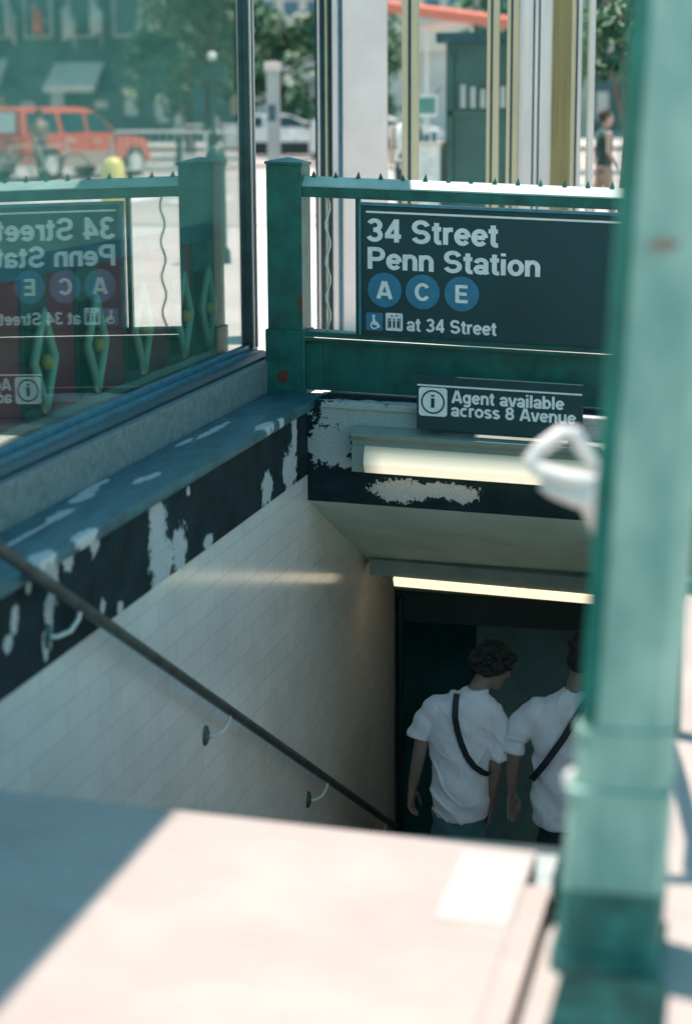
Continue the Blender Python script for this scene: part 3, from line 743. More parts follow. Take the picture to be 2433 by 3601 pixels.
upr(X14(931.5), X14(938), 'frame', 'dark_gap', -.02, .05)
upr(X14(938.5), X14(954), 'gold', 'bronze_mullion', -.02, .05)
upr(X14(1111), X14(1119), 'gold', 'bronze_mullion', -.02, .05)
upr(X14(1119.5), X14(1124), 'frame', 'dark_gap', -.02, .05)
upr(X14(1124.5), X14(1137), 'gold', 'bronze_mullion', -.02, .05)
upr(X14(1156), X14(1164), 'gold', 'bronze_mullion', -.02, .05)
upr(X14(1164.5), X14(1169), 'frame', 'dark_gap', -.02, .05)
upr(X14(1169.5), X14(1182), 'gold', 'bronze_mullion', -.02, .05)
upr(X14(1182.5), X14(1213), 'silver', 'silver_panel', 0, .05)
upr(X14(1213.5), X14(1217), 'frame', 'dark_gap', 0, .05)
upr(X14(1217.5), X14(1225), 'silver', 'silver_upright', 0, .05)
upr(X14(1225.5), X14(1229), 'frame', 'dark_gap', 0, .05)
upr(X14(1229.5), X14(1256), 'silver', 'silver_panel', 0, .05)
m = MB(True)
for k in range(9): 
    a = X14(1256.5) + k * (X14(1299) - X14(1256.5)) / 9; b = a + (X14(1299) - X14(1256.5)) / 9
    m.box(a, b - .003, Yp - .01 + .003 * (k % 2), Yp + .05, H0, H1)
m.build('ribbed_bronze_panel', 'goldpanel', sp)
upr(X14(1299.5), X14(1309), 'gold', 'bronze_mullion', -.02, .05)
upr(X14(1309.5), X14(1313), 'frame', 'dark_gap', 0, .05)
upr(X14(1313.5), X14(1321), 'silver', 'silver_upright', 0, .05)
upr(X14(1335), X14(1339), 'gold', 'thin_strip', 0, .05)
upr(X14(1339.5), X14(1350), 'silver', 'silver_upright', 0, .05)
m = MB(True); m.box(X14(880.5), X14(916.5), Yp + .02, Yp + .028, .1, H1); m.box(X14(954.5), X14(1110.5), Yp + .02, Yp + .028, .1, H1); m.box(X14(1137.5), X14(1155.5), Yp + .02, Yp + .028, .1, H1)
m.box(X14(1321.5), X14(1334.5), Yp + .02, Yp + .028, .1, H1); m.build('glass', 'clear', sp)
m = MB(True); m.box(X14(715), X14(1350), Yp - .05, Yp + .4, H1 + .001, H1 + .3); m.build('head', 'silver', sp)

# ------------------------------------------------------------------ street backdrop
def building(x0, x1, y, h, wall, label, floors=5, bays=6, shop=True, band=None, win='winglass', sill='paleblock', fh=3.4, base=3.6):
    z0 = gz(y) - .05
    t = thing('building', ((x0 + x1) / 2, y + 4, z0), label, 'building')
    m = MB(); m.box(x0, x1, y, y + 9, z0, z0 + h); m.build('wall', wall, t)
    bw_ = (x1 - x0) / bays
    for f in range(floors):
        for b in range(bays):
            cx = x0 + (b + .5) * bw_; zz = z0 + base + f * fh + .7
            if zz + 2 > z0 + h: continue
            m = MB(); m.box(cx - bw_ * .32, cx + bw_ * .32, y - .05, y + .02, zz - .08, zz + 1.9)
            w = m.build('window', sill, t)
            m = MB(); m.box(cx - bw_ * .27, cx + bw_ * .27, y - .07, y - .052, zz, zz + 1.8); m.build('pane', win, w)
    m = MB(); m.box(x0 - .1, x1 + .1, y - .35, y + 9, z0 + h, z0 + h + .5); m.build('cornice', sill, t)
    if shop:
        for b in range(max(2, bays // 2)):
            bb = (x1 - x0) / max(2, bays // 2); a = x0 + b * bb
            m = MB(); m.box(a + .3, a + bb - .3, y - .06, y + .02, z0 + .3, z0 + 2.8); m.build('shop_window', 'winglass', t)
            for q in range(3):
                xx = a + .3 + (bb - .6) * (q + .2) / 3
                m = MB(); m.box(xx, xx + bb * .12, y - .2, y - .062, z0 + .8 + .3 * q, z0 + 1.7 + .25 * ((q + b) % 3)); m.build('window_display', random.choice(['cream', 'tan', 'paleblock', 'shade']), t)
        m = MB(); m.box(x0 + .2, x1 - .2, y - .15, y - .001, z0 + 2.85, z0 + 3.4); m.build('shop_fascia', random.choice(['kiosk', 'brick', 'greyblock']), t)
    return t, z0
building(14.2, 27.6, 75, 22, 'brick', 'dark sooty block with a shop front and cream awning, seen mirrored', 5, 7)
building(4.5, 14.0, 76, 26, 'greyblock', 'grey block between the sooty block and the pale block', 6, 5)
building(28, 46, 72, 24, 'greyblock', 'grey block at the far right end of the street', 5, 8)
t, z0 = building(-24.5, -13.0, 80, 20, 'paleblock', 'pale masonry building with a row of bluish windows above the hedge trees', 4, 5, shop=False, win='shade', base=7.4)
for k in range(11):
    m = MB(); m.box(-24 + k * 1.0, -24 + k * 1.0 + .62, 79.93, 80.02, 5.85, 6.45); w = m.build('window', 'shade', t)
m = MB(); m.box(-24.4, -13.1, 79.8, 79.99, 4.3, 5.55); m.build('name_band', 'cream', t)
m = MB(); m.box(-24.4, -13.1, 79.9, 79.99, 6.6, 6.9); m.build('string_course', 'cream', t)
building(-12.8, 4.2, 82, 24, 'greyblock', 'grey block of shops behind the glazed entrance', 5, 9)
building(-46, -24.8, 78, 22, 'brick', 'sooty brick block at the left end of the street', 5, 9)

# awnings and flags on the sooty block
m = MB(); m.prism([(16.5, 74.9, 4.0), (16.5, 73.2, 2.8), (16.5, 73.2, 2.65), (16.5, 74.9, 3.8)], (0, 0, 0.001)) if False else None
def awning(x0, x1, y, z, out, drop, mat, label):
    m = MB(); m.prism([(x0, y, z), (x0, y - out, z - drop), (x0, y - out, z - drop - .25), (x0, y - out + .05, z - drop - .25), (x0, y - .01, z - .08)], (x1 - x0, 0, 0))
    o = m.build('awning', mat); return tag(o, label, 'awning')
awning(21.9, 24.0, 74.8, 3.9, 1.3, .95, 'cream', 'cream canvas awning over the shop of the sooty block')
awning(26.0, 27.2, 74.8, 4.1, 1.2, .9, 'cream', 'narrow cream awning at the end of the sooty block')
for i, (x, z, c, ln) in enumerate(((25.6, 5.9, 'cream', 1.2), (24.3, 5.7, 'orange', .9), (23.0, 5.6, 'whitepaint', 1.1), (21.9, 5.95, 'whitepaint', 1.3), (19.6, 5.6, 'cream', .9))):
    ft = thing('flag', (x, 74.8, z), ['cream flag nearest the corner of the sooty block', 'orange-red flag on the sooty block', 'white flag between the orange one and the largest', 'largest white flag on the sooty block', 'small cream flag set apart over the street'][i], 'flag', 'flags on the sooty block')
    m = MB(); m.tube([(x, 74.9, z - .3), (x + .05, 73.6, z + .45)], .03, 8); m.build('pole', 'palesteel', ft)
    m = MB()
    n = 6
    for q in range(n):
        a, b = q / n, (q + 1) / n
        f = lambda t, s: (x + .05 * t + .12 * math.sin(t * 6 + i), 74.7 - 1.0 * t, z - .2 + .6 * t - s * ln * (1 - .25 * math.sin(t * 4)))
        m.poly([f(a, 0), f(b, 0), f(b, 1), f(a, 1)])
    o = m.build('cloth', c, ft, smooth='all'); md = o.modifiers.new('t', 'SOLIDIFY'); md.thickness = .02

def tree(x, y, h, r, label, mat='leaf', n=900, trunk=.16, z0=None, low=.35, leaf=.16):
    z0 = gz(y) if z0 is None else z0
    t = thing('street_tree', (x, y, z0), label, 'tree', 'street trees')
    m = MB(); m.tube([(x, y, z0), (x + .05, y, z0 + h * .3), (x - .05, y, z0 + h * .55), (x, y, z0 + h * .8)], [trunk, trunk * .8, trunk * .6, trunk * .2], 10)
    for k in range(6):
        a = k * 1.05 + x; zz = z0 + h * (.3 + .07 * k)
        m.tube([(x, y, zz), (x + r * .4 * math.cos(a), y + r * .4 * math.sin(a), zz + h * .1), (x + r * .75 * math.cos(a), y + r * .75 * math.sin(a), zz + h * .18)], [trunk * .4, trunk * .25, trunk * .08], 6)
    m.build('trunk', 'bark', t)
    rnd = random.Random(int(x * 31 + y * 7)); m = MB()
    cl = [(rnd.uniform(-.7, .7) * r, rnd.uniform(-.7, .7) * r, z0 + h * rnd.uniform(low, .95), rnd.uniform(.25, .5) * r) for _ in range(16)]
    for k in range(n):
        cx, cy, cz, cr = rnd.choice(cl)
        d = Vector((rnd.gauss(0, 1), rnd.gauss(0, 1), rnd.gauss(0, .8))).normalized() * cr * rnd.uniform(.5, 1.05)
        c = Vector((x + cx, y + cy, cz)) + d
        a = Vector((rnd.gauss(0, 1), rnd.gauss(0, 1), rnd.gauss(0, 1))).normalized(); b = a.orthogonal().normalized(); s_ = leaf * rnd.uniform(.6, 1.3)
        m.poly([c - a * s_, c - b * s_ * .6, c + a * s_, c + b * s_ * .6])
    m.build('crown', mat, t)
    return t
tree(-15.9, 60, 4.6, 2.1, 'bushy dark green tree in front of the pale building, left of its neighbour', 'leaf', 2200, low=.25)
tree(-13.9, 62, 4.2, 1.9, 'yellow-green tree in front of the pale building, right of its neighbour', 'leaf2', 2000, low=.25)
tree(9.9, 50, 6.5, 2.2, 'tall pale green tree seen in the booth glass', 'leaf2', 2200, low=.3)
tree(13.0, 58, 7.0, 2.6, 'darker tree behind the pale one seen in the booth glass', 'leaf', 2200, low=.35)
tree(-1.75, 22, 4.2, 1.25, 'tree with hanging leaves beside the foreground post', 'leaf', 1500, low=.5, leaf=.09)
tree(-6.6, 48, 5.2, 1.6, 'tree seen through the narrow pane beside the pale panel', 'leaf', 1500, low=.3)

# cars
def wheel(parent, x, y, r=.36, w=.24):
    m = MB(); m.loft([((x, y - w / 2, r), r * .93, r * .93, (1, 0, 0), (0, 0, 1)), ((x, y - w * .38, r), r, r, (1, 0, 0), (0, 0, 1)), ((x, y + w * .38, r), r, r, (1, 0, 0), (0, 0, 1)), ((x, y + w / 2, r), r * .93, r * .93, (1, 0, 0), (0, 0, 1))], 28)
    wh = m.build('wheel', 'rubber', parent, world=False, smooth=True)
    s = -1 if y < 0 else 1
    m = MB(); m.loft([((x, y + s * w * .5, r), r * .62, r * .62, (1, 0, 0), (0, 0, 1)), ((x, y + s * (w * .5 + .02), r), r * .56, r * .56, (1, 0, 0), (0, 0, 1))], 24)
    m.build('rim', 'palesteel', wh, world=False)
def car(loc, rz, label, body='red', clad='beigeclad', suv=True, glassmat='carglass'):
    t = thing('car', loc, label, 'car', None, rz)
    L_, W = 4.4, 1.78
    hgt = 1.68 if suv else 1.42
    low = [(-2.2, .42), (-2.18, .98), (-1.9, 1.06), (.95, 1.04), (1.85, .97), (2.12, .90), (2.2, .62), (2.18, .36), (1.85, .30)]
    def arch(cx, n=8, r=.45): return [(cx + r * math.cos(math.pi * k / n), .36 + r * math.sin(math.pi * k / n)) for k in range(n + 1)]
    prof = [(-2.2, .36)] + low[1:7] + [(2.18, .36)] + arch(1.62) + arch(-1.25)
    m = MB(); m.prism([(x, -W / 2, z) for x, z in prof], (0, W, 0))
    bmesh.ops.bevel(m.bm, geom=[e for e in m.bm.edges if abs(e.verts[0].co.y - e.verts[1].co.y) < .01], offset=.05, segments=2, affect='EDGES')
    bd = m.build('body', body, t, world=False, smooth=True)
    # cabin, tapering inwards
    if suv: cp = [(-2.12, 1.03), (-1.98, hgt - .06), (-1.7, hgt), (.0, hgt), (.35, hgt - .07), (1.12, 1.03)]
    else: cp = [(-1.75, 1.03), (-1.15, hgt - .03), (-.8, hgt), (.1, hgt), (.35, hgt - .05), (1.2, 1.03)]
    m = MB()
    def yy(z): return W / 2 - .03 - (z - 1.03) * .28
    a = m._v([(x, -yy(z), z) for x, z in cp]); b = m._v([(x, yy(z), z) for x, z in cp]); n = len(cp)
    m.bm.faces.new(a); m.bm.faces.new(b)
    for i in range(n): m.bm.faces.new([a[i], b[i], b[(i + 1) % n], a[(i + 1) % n]])
    m.build('cabin', body, t, world=False)
    def side(x0, x1, z0, z1, sl0=0, sl1=0):
        for s in (-1, 1):
            m = MB(); e = .012
            m.prism([(x0, s * (yy(z0) + e), z0), (x1, s * (yy(z0) + e), z0), (x1 - sl1, s * (yy(z1) + e), z1), (x0 + sl0, s * (yy(z1) + e), z1)], (0, s * .006, 0))
            m.build('side_window', glassmat, t, world=False)
    if suv:
        side(-1.95, -.92, 1.10, 1.55, .08, .02); side(-.80, -.02, 1.10, 1.55); side(.08, .93, 1.10, 1.55, 0, .52)
    else:
        side(-1.35, -.35, 1.06, 1.34, .35, 0); side(-.25, .95, 1.06, 1.34, 0, .5)
    m = MB(); xa, za, xb, zb = (.42, hgt - .12, 1.08, 1.07)
    nx = Vector((za - zb, 0, xb - xa)).normalized() * .012
    m.prism([Vector(p) + nx for p in ((xa, -yy(za) + .05, za), (xa, yy(za) - .05, za), (xb, yy(zb) - .06, zb), (xb, -yy(zb) + .06, zb))], nx * .5); m.build('windscreen', glassmat, t, world=False)
    m = MB()
    for s in (-1, 1): m.box(-.88, .92, s * (W / 2 + .004) - .008, s * (W / 2 + .004) + .008, .31, .66)
    m.box(2.12, 2.26, -W / 2 + .05, W / 2 - .05, .38, .60, bev=.03); m.box(-2.28, -2.16, -W / 2 + .05, W / 2 - .05, .38, .60, bev=.03)
    m.build('cladding', clad, t, world=False)
    if suv:
        m = MB(); m.prism([(-2.135, -.62, 1.10), (-2.135, .62, 1.10), (-2.03, .55, 1.56), (-2.03, -.55, 1.56)], (-.012, 0, .002)); m.build('rear_window', 'palesteel', t, world=False)  # pale colour stands in for sky reflected in the rear glass
        for s in (-1, 1):
            m = MB(); m.box(-2.215, -2.17, s * .76 - .08, s * .76 + .08, .72, .98, bev=.01); m.build('tail_light', 'orange', t, world=False)
    for s in (-1, 1):
        m = MB(); m.box(2.10, 2.215, s * .70 - .16, s * .70 + .16, .70, .84, bev=.02); m.build('headlight', 'palesteel', t, world=False)
        m = MB(); m.box(.80, .98, s * (W / 2 + .11) - .08, s * (W / 2 + .11) + .08, 1.02, 1.16, bev=.03); m.build('mirror', 'black', t, world=False)
        for xd in (-.62, .22): 
            m = MB(); m.box(xd, xd + .16, s * (W / 2 + .012) - .012, s * (W / 2 + .012) + .012, .86, .90); m.build('door_handle', 'palesteel', t, world=False)
        for xd in (-.86, .03, .98):
            m = MB(); m.box(xd, xd + .012, s * (W / 2 + .001) - .004, s * (W / 2 + .001) + .004, .5, 1.02); m.build('door_seam', 'black', t, world=False)
    for x in (-1.25, 1.62):
        for y in (-.80, .80): wheel(t, x, y)
    return t
car((11.75, 43.8, gz(43) - .12), R(113), 'red and beige estate car on the street seen mirrored in the booth glass')
for i, (x, y, a, c, lab) in enumerate(((-13.9, 52, 12, 'whitepaint', 'white saloon on the street left of the grey ticket machine'), (-12.2, 56, 5, 'palesteel', 'silver saloon under the trees right of the ticket machine'), (6.5, 62, 175, 'whitepaint', 'white saloon far down the street at the crossing'))):
    car((x, y, gz(y) - .12), R(a), lab, body=c, clad='rubber', suv=False)

# crowd barriers on the street (seen mirrored)
def barrier(x, y, a, label, L_=2.4):
    t = thing('crowd_barrier', (x, y, gz(y) - .12), label, 'barrier', 'crowd barriers on the street', R(a))
    m = MB(); r = .028
    m.tube([(-L_ / 2, 0, .15), (-L_ / 2, 0, 1.0), (-L_ / 2 + .1, 0, 1.1), (L_ / 2 - .1, 0, 1.1), (L_ / 2, 0, 1.0), (L_ / 2, 0, .15)], r, 8); m.build('frame', 'palesteel', t, world=False)
    m = MB(); m.tube([(-L_ / 2, 0, .22), (L_ / 2, 0, .22)], r, 8)
    for k in range(1, 12): m.tube([(-L_ / 2 + k * L_ / 12, 0, .22), (-L_ / 2 + k * L_ / 12, 0, 1.1)], .01, 6)
    m.build('bars', 'palesteel', t, world=False)
    for s in (-1, 1):
        m = MB(); m.tube([(s * L_ * .4, -.28, 0), (s * L_ * .4, 0, .18), (s * L_ * .4, .28, 0)], .022, 8); m.build('foot', 'palesteel', t, world=False)
for i, (x, y, a) in enumerate(((9.2, 43.5, 4), (6.8, 43.2, 4), (10.6, 53, 3), (8.1, 53, 3), (5.6, 52.8, 3))):
    barrier(x, y, a, ['crowd barrier just ahead of the red car', 'crowd barrier at the end of the near row', 'crowd barrier of the far row, behind the red car', 'middle crowd barrier of the far row', 'crowd barrier at the end of the far row'][i])

# bicycle left of the car in the reflection
def ring(m, c, r, w, n=28): 
    m.tube([(c[0] + r * math.cos(2 * math.pi * k / n), c[1], c[2] + r * math.sin(2 * math.pi * k / n)) for k in range(n + 1)], w, 6, cap=False)
def bicycle(loc, rz, label):
    t = thing('bicycle', loc, label, 'bicycle', None, rz)
    for x in (-.52, .52):
        m = MB(); ring(m, (x, 0, .34), .325, .02); w = m.build('wheel', 'rubber', t, world=False)
        m = MB()
        for k in range(10): m.tube([(x, 0, .34), (x + .32 * math.cos(k * .628), 0, .34 + .32 * math.sin(k * .628))], .003, 4)
        m.build('spokes', 'palesteel', w, world=False)
    m = MB(); 
    for a, b in (((-.52, .34), (-.15, .32)), ((-.52, .34), (-.22, .82)), ((-.15, .32), (-.25, .9)), ((-.15, .32), (.36, .8)), ((-.22, .80), (.34, .86)), ((.52, .34), (.33, .98))):
        m.tube([(a[0], 0, a[1]), (b[0], 0, b[1])], .018, 8)
    m.build('frame', 'cream', t, world=False)
    m = MB(); m.loft([((-.38, 0, .92), .02, .07, (0, 0, 1), (0, 1, 0)), ((-.25, 0, .93), .03, .06, (0, 0, 1), (0, 1, 0)), ((-.12, 0, .92), .015, .02, (0, 0, 1), (0, 1, 0))], 10); m.build('saddle', 'black', t, world=False)
    m = MB(); m.tube([(.45, -.27, .98), (.36, -.2, 1.0), (.33, 0, 1.0), (.36, .2, 1.0), (.45, .27, .98)], .014, 8); m.build('handlebar', 'palesteel', t, world=False)
bicycle((10.75, 40.6, gz(41) - .12), R(150), 'bicycle parked before the rear of the red car')
bicycle((11.6, 40.9, gz(41) - .12), R(165), 'bicycle behind the first one, nearer the picture edge')

# yellow drum, domed bollard, ticket machine, green kiosk, small planter
bt = thing('traffic_drum', (5.49, 30, gz(30) - .12), 'yellow round-topped traffic drum peeping over the mirrored railing', 'traffic drum')
m = MB(); z = gz(30) - .24
m.loft([((5.49, 30, z + .05), .24, .24), ((5.49, 30, z + .7), .19, .19), ((5.49, 30, z + .95), .175, .175), ((5.49, 30, z + 1.03), .12, .12), ((5.49, 30, z + 1.06), .03, .03)], 24); m.build('drum', 'yellow', bt, smooth='all')
m = MB(); m.loft([((5.49, 30, z), .3, .3), ((5.49, 30, z + .05), .3, .3)], 20); m.build('base', 'rubber', bt)
bl = thing('bollard', (.72, 20, gz(20)), 'dark iron bollard with a domed top seen mirrored beside the corner frame', 'bollard')
m = MB(); m.loft([((.72, 20, .045), .15, .15), ((.72, 20, .2), .14, .14), ((.72, 20, .24), .105, .105), ((.72, 20, 1.1), .10, .10), ((.72, 20, 1.13), .12, .12), ((.72, 20, 1.17), .12, .12), ((.72, 20, 1.27), .09, .09), ((.72, 20, 1.34), .03, .03)], 24); m.build('shaft', 'kiosk', bl, smooth=True)
tm_ = thing('ticket_machine', (-8.07, 30, gz(30) - .12), 'slim grey parking ticket machine standing on the road edge', 'ticket machine')
z = gz(30) - .12
m = MB(); m.box(-8.16, -7.98, 29.9, 30.1, z, z + 2.28, bev=.02); m.build('body', 'greyblock', tm_)
m = MB(); m.box(-8.19, -7.95, 29.87, 30.13, z + 2.281, z + 2.42, bev=.02); m.build('hood', 'cream', tm_)
m = MB(); m.box(-8.13, -8.01, 29.885, 29.899, z + 1.5, z + 1.75); m.build('screen', 'winglass', tm_)
kk = thing('newsstand', (-4.1, 25.5, gz(25)), 'dark green newsstand behind the glazed entrance', 'newsstand')
z = gz(25)
m = MB(); m.box(-4.40, -3.3, 25, 26.6, z, z + 2.42); m.build('body', 'kiosk', kk)
m = MB(); m.box(-4.5, -3.2, 24.8, 26.7, z + 2.421, z + 2.55); m.build('roof', 'frame', kk)
m = MB(); m.box(-4.36, -3.4, 24.95, 24.999, z + 1.5, z + 1.56); m.box(-4.36, -4.3, 24.95, 24.999, z + .2, z + 2.3); m.build('trim', 'kiosk', kk)
m = MB()
for k in range(6): m.box(-4.2 + k * .13, -4.13 + k * .13, 24.94, 24.998, z + 1.6, z + 1.9 - .03 * (k % 3))
m.build('magazine', 'greyblock', kk)
bx = thing('hanging_sign', (-4.6, 24.6, 1.8), 'small pale bordered shop sign left of the newsstand', 'sign')
m = MB(); m.box(-4.85, -4.42, 24.5, 24.55, 1.62, 1.90); m.build('board', 'silver', bx)
m = MB(); m.box(-4.82, -4.45, 24.49, 24.499, 1.66, 1.86); m.build('sign_face', 'jademid', bx)
m = MB(); m.tube([(-4.45, 24.52, 1.9), (-4.40, 24.6, 2.0)], .012, 6); m.tube([(-4.85, 24.52, gz(24)), (-4.85, 24.52, 1.9)], .02, 8); m.build('pole', 'steel', bx)
wb = thing('stall_box', (-4.75, 24.9, gz(24)), 'white sunlit stall counter left of the newsstand', 'stall')
m = MB(); m.box(-4.9, -4.46, 24.9, 25.6, gz(24), 1.25, bev=.01); m.build('counter', 'whitepaint', wb)
m = MB(); m.box(-4.92, -4.44, 24.87, 25.62, 1.251, 1.30); m.build('counter_top', 'cream', wb)
m = MB()
for k in range(4): m.box(-4.86 + k * .09, -4.80 + k * .09, 25.0, 25.06, 1.301, 1.40 + .02 * (k % 2))
m.build('goods', 'shade', wb)

# long orange-red awning edge and pale canopies over the street
oc = thing('street_canopy', (-7, 40, 0), 'long orange-red canopy edge slanting across the view behind the glass', 'canopy')
m = MB(); m.prism([(-8.9, 40, 4.05), (-8.9, 40, 3.85), (-5.2, 39.5, 3.30), (-5.2, 39.5, 3.50)], (0, 1.5, .1)); m.build('edge', 'orange', oc)
for x, h in ((-8.8, 3.8), (-5.3, 3.3)):
    m = MB(); m.tube([(x, 40.6, gz(40) - .12), (x, 40.6, h + .05)], .04, 8); m.build('support', 'palesteel', oc)
pc = thing('shop_canopy', (-7.2, 42, 0), 'pale flat canopy below the orange-red edge', 'canopy')
m = MB(); m.prism([(-8.1, 42, 3.62), (-6.9, 42, 3.82), (-6.9, 42, 3.72), (-8.1, 42, 3.52)], (0, 2, 0)); m.build('edge', 'cream', pc)
for x in (-8.0, -7.0):
    m = MB(); m.tube([(x, 43, gz(43) - .12), (x, 43, 3.6)], .04, 8); m.build('support', 'palesteel', pc)
hs = thing('banner', (-5.78, 40.5, 2.5), 'small orange banner on a pole behind the glazed entrance', 'banner')
m = MB(); m.box(-5.95, -5.68, 40.2, 40.24, 2.62, 3.05); m.build('cloth', 'orange', hs)
m = MB(); m.tube([(-5.66, 40.22, gz(40) - .12), (-5.66, 40.22, 3.1)], .02, 8); m.build('pole', 'steel', hs)
# street lamp with white globe in the reflection
sl = thing('street_lamp', (5.28, 35, gz(35) - .12), 'street lamp with a white globe seen mirrored near the corner frame', 'street lamp')
m = MB(); m.tube([(5.28, 35, gz(35) - .12), (5.28, 35, 2.68)], .045, 10); m.build('pole', 'kiosk', sl)
m = MB(); m.ball((5.28, 35, 2.76), .085); m.build('globe', 'whitepaint', sl, smooth='all')
m = MB(); m.box(5.0, 5.42, 34.9, 35.1, 2.32, 2.55, bev=.03); m.build('signal_box', 'kiosk', sl)

# ------------------------------------------------------------------ people
def remesh(m, name, mat, parent, vox=.009, smooth_it=6, world=True, wrinkle=None):
    o = m.build(name, mat, parent, world=world)
    md = o.modifiers.new('r', 'REMESH'); md.mode = 'VOXEL'; md.voxel_size = vox
    s = o.modifiers.new('s', 'SMOOTH'); s.iterations = smooth_it; s.factor = .5
    dg = bpy.context.evaluated_depsgraph_get(); dg.update()
    me = bpy.data.meshes.new_from_object(o.evaluated_get(dg))
    o.modifiers.clear(); o.data = me
    if wrinkle:
        vs = [(v.co.copy(), v.normal.copy()) for v in me.vertices]
        for v, (c, n) in zip(me.vertices, vs): v.co = c + n * wrinkle(c)
    for p in me.polygons: p.use_smooth = True
    if not me.materials: me.materials.append(MT[mat])
    return o

def limb(m, pts, n=14):
    """pts: (x,y,z,r) joined by round tapering sections"""
    P = [Vector(p[:3]) for p in pts]; m.tube(P, [p[3] for p in pts], n)
    for p in (pts[0], pts[-1]): m.ball(p[:3], p[3] * .98, u=12, v=8)

def hand(m, w, d, side, palmn, length=.185, curl=.5, s=1.0):
    """w wrist, d pointing direction, side: towards the thumb, palmn: palm normal"""
    w, d, side, pn = Vector(w), Vector(d).normalized(), Vector(side).normalized(), Vector(palmn).normalized()
    m.loft([(w, .026 * s, .018 * s, side, pn), (w + d * .03 * s, .036 * s, .018 * s, side, pn), (w + d * .075 * s, .042 * s, .016 * s, side, pn), (w + d * .098 * s, .038 * s, .013 * s, side, pn)], 14)
    for k, (off, ln) in enumerate(((.031, .070), (.010, .080), (-.011, .074), (-.031, .058))):
        b = w + d * .090 * s + side * off * s; p = b; dirv = d.copy(); pts = [(*p, .0098 * s)]
        for j, fr in enumerate((.45, .32, .23)):
            a = curl * (.55 + .25 * j + .08 * k)
            dirv = (dirv * math.cos(a) + pn * math.sin(a)).normalized(); p = p + dirv * ln * fr * s; pts.append((*p, (.0092 - .001 * j) * s))
            pn_l = pn
        limb(m, pts, 8)
    b = w + d * .025 * s + side * .030 * s
    t1 = b + (d * .6 + side * .62 + pn * .35).normalized() * .042 * s; t2 = t1 + (d * .92 + side * .05 + pn * .35).normalized() * .036 * s; t3 = t2 + (d * .95 - side * .1 + pn * .3).normalized() * .026 * s
    limb(m, [(*b, .014 * s), (*t1, .0115 * s), (*t2, .0105 * s), (*t3, .009 * s)], 8)

def head(m, c, f, upv, s=1.0):
    """skull with jaw, nose, ears, brow; f = facing direction, upv = up"""
    c, f, u = Vector(c), Vector(f).normalized(), Vector(upv).normalized(); f = (f - u * f.dot(u)).normalized(); r = f.cross(u)
    def P(a, b, h): return c + (r * a + f * b + u * h) * s
    def L(h, rx, ry, b): return (P(0, b, h), rx * s, ry * s, r, f)
    m.loft([L(-.115, .020, .025, .055), L(-.105, .038, .045, .042), L(-.08, .052, .066, .022), L(-.05, .062, .080, .010), L(-.02, .069, .088, .002), L(.02, .074, .094, -.002), L(.06, .073, .092, -.006), L(.09, .060, .076, -.010), L(.112, .036, .046, -.012), L(.12, .012, .016, -.012)], 22)
    m.tube([P(0, .088, .022), P(0, .104, -.008), P(0, .112, -.028), P(0, .094, -.04)], [.007 * s, .011 * s, .016 * s, .009 * s], 8)
    for q in (-1, 1):
        m.loft([(P(q * .070, -.008, -.005), .010 * s, .028 * s, f, u), (P(q * .083, -.014, .0), .018 * s, .034 * s, f, u), (P(q * .087, -.016, .002), .012 * s, .026 * s, f, u)], 12)
        m.ball(P(q * .031, .078, .012), .013 * s, u=10, v=8)
    m.tube([P(-.024, .083, -.062), P(0, .091, -.062), P(.024, .083, -.062)], .006 * s, 8)
    m.tube([P(-.045, .078, .032), P(0, .092, .030), P(.045, .078, .032)], .008 * s, 8)
    return P

def wr(seed, amp=.006):
    """cloth folds: soft body plus a few sharper creases running across and down"""
    def f(c):
        a = noise.noise(Vector((c.x * 5 + seed, c.y * 5, c.z * 12 + c.x * 9))) * amp * .9
        w = c.z * 22 + c.x * 16 + 3.2 * noise.noise(Vector((c.x * 6 + seed, c.y * 4, c.z * 5)))
        ridge = (1 - abs(math.sin(w))) ** 3
        mask = max(0, noise.noise(Vector((c.x * 5 + seed * 7, c.y * 3, c.z * 4))) + .15)
        w2 = c.x * 46 - c.z * 9 + 3 * noise.noise(Vector((c.x * 5, seed, c.z * 6)))
        ridge2 = (1 - abs(math.sin(w2))) ** 3
        mask2 = max(0, noise.noise(Vector((c.x * 4 - seed, c.y * 3, c.z * 5))) + .05)
        return a + (ridge * mask * 1.5 + ridge2 * mask2 * 1.3) * amp * .9
    return f

def strap_path(pts, body_y, parent, w=.016):
    m = MB()
    P = [Vector(p) for p in pts]
    for i in range(len(P) - 1):
        a, b = P[i], P[i + 1]; t = (b - a).normalized(); side = t.cross(Vector((0, 1, 0))).normalized() * w
        m.prism([a - side, a + side, b + side, b - side], (0, .006, 0))
    return m

# person one, curly hair, head turned to the right
Yb = 9.5
FZ = -.158 * 18
p1 = thing('person', (-1.57, Yb, FZ), 'person with curly dark hair in white T-shirt and black strap, looking down right', 'person', 'people walking down the stairs')
m = MB()
limb(m, [(-1.515, Yb, -1.44, .056), (-1.495, Yb + .01, -1.36, .052), (-1.455, Yb + .02, -1.29, .050)])           # neck leaning right
Phd = head(m, (-1.412, Yb + .05, -1.232), (.70, .62, -.35), (.32, .12, .94), .98)
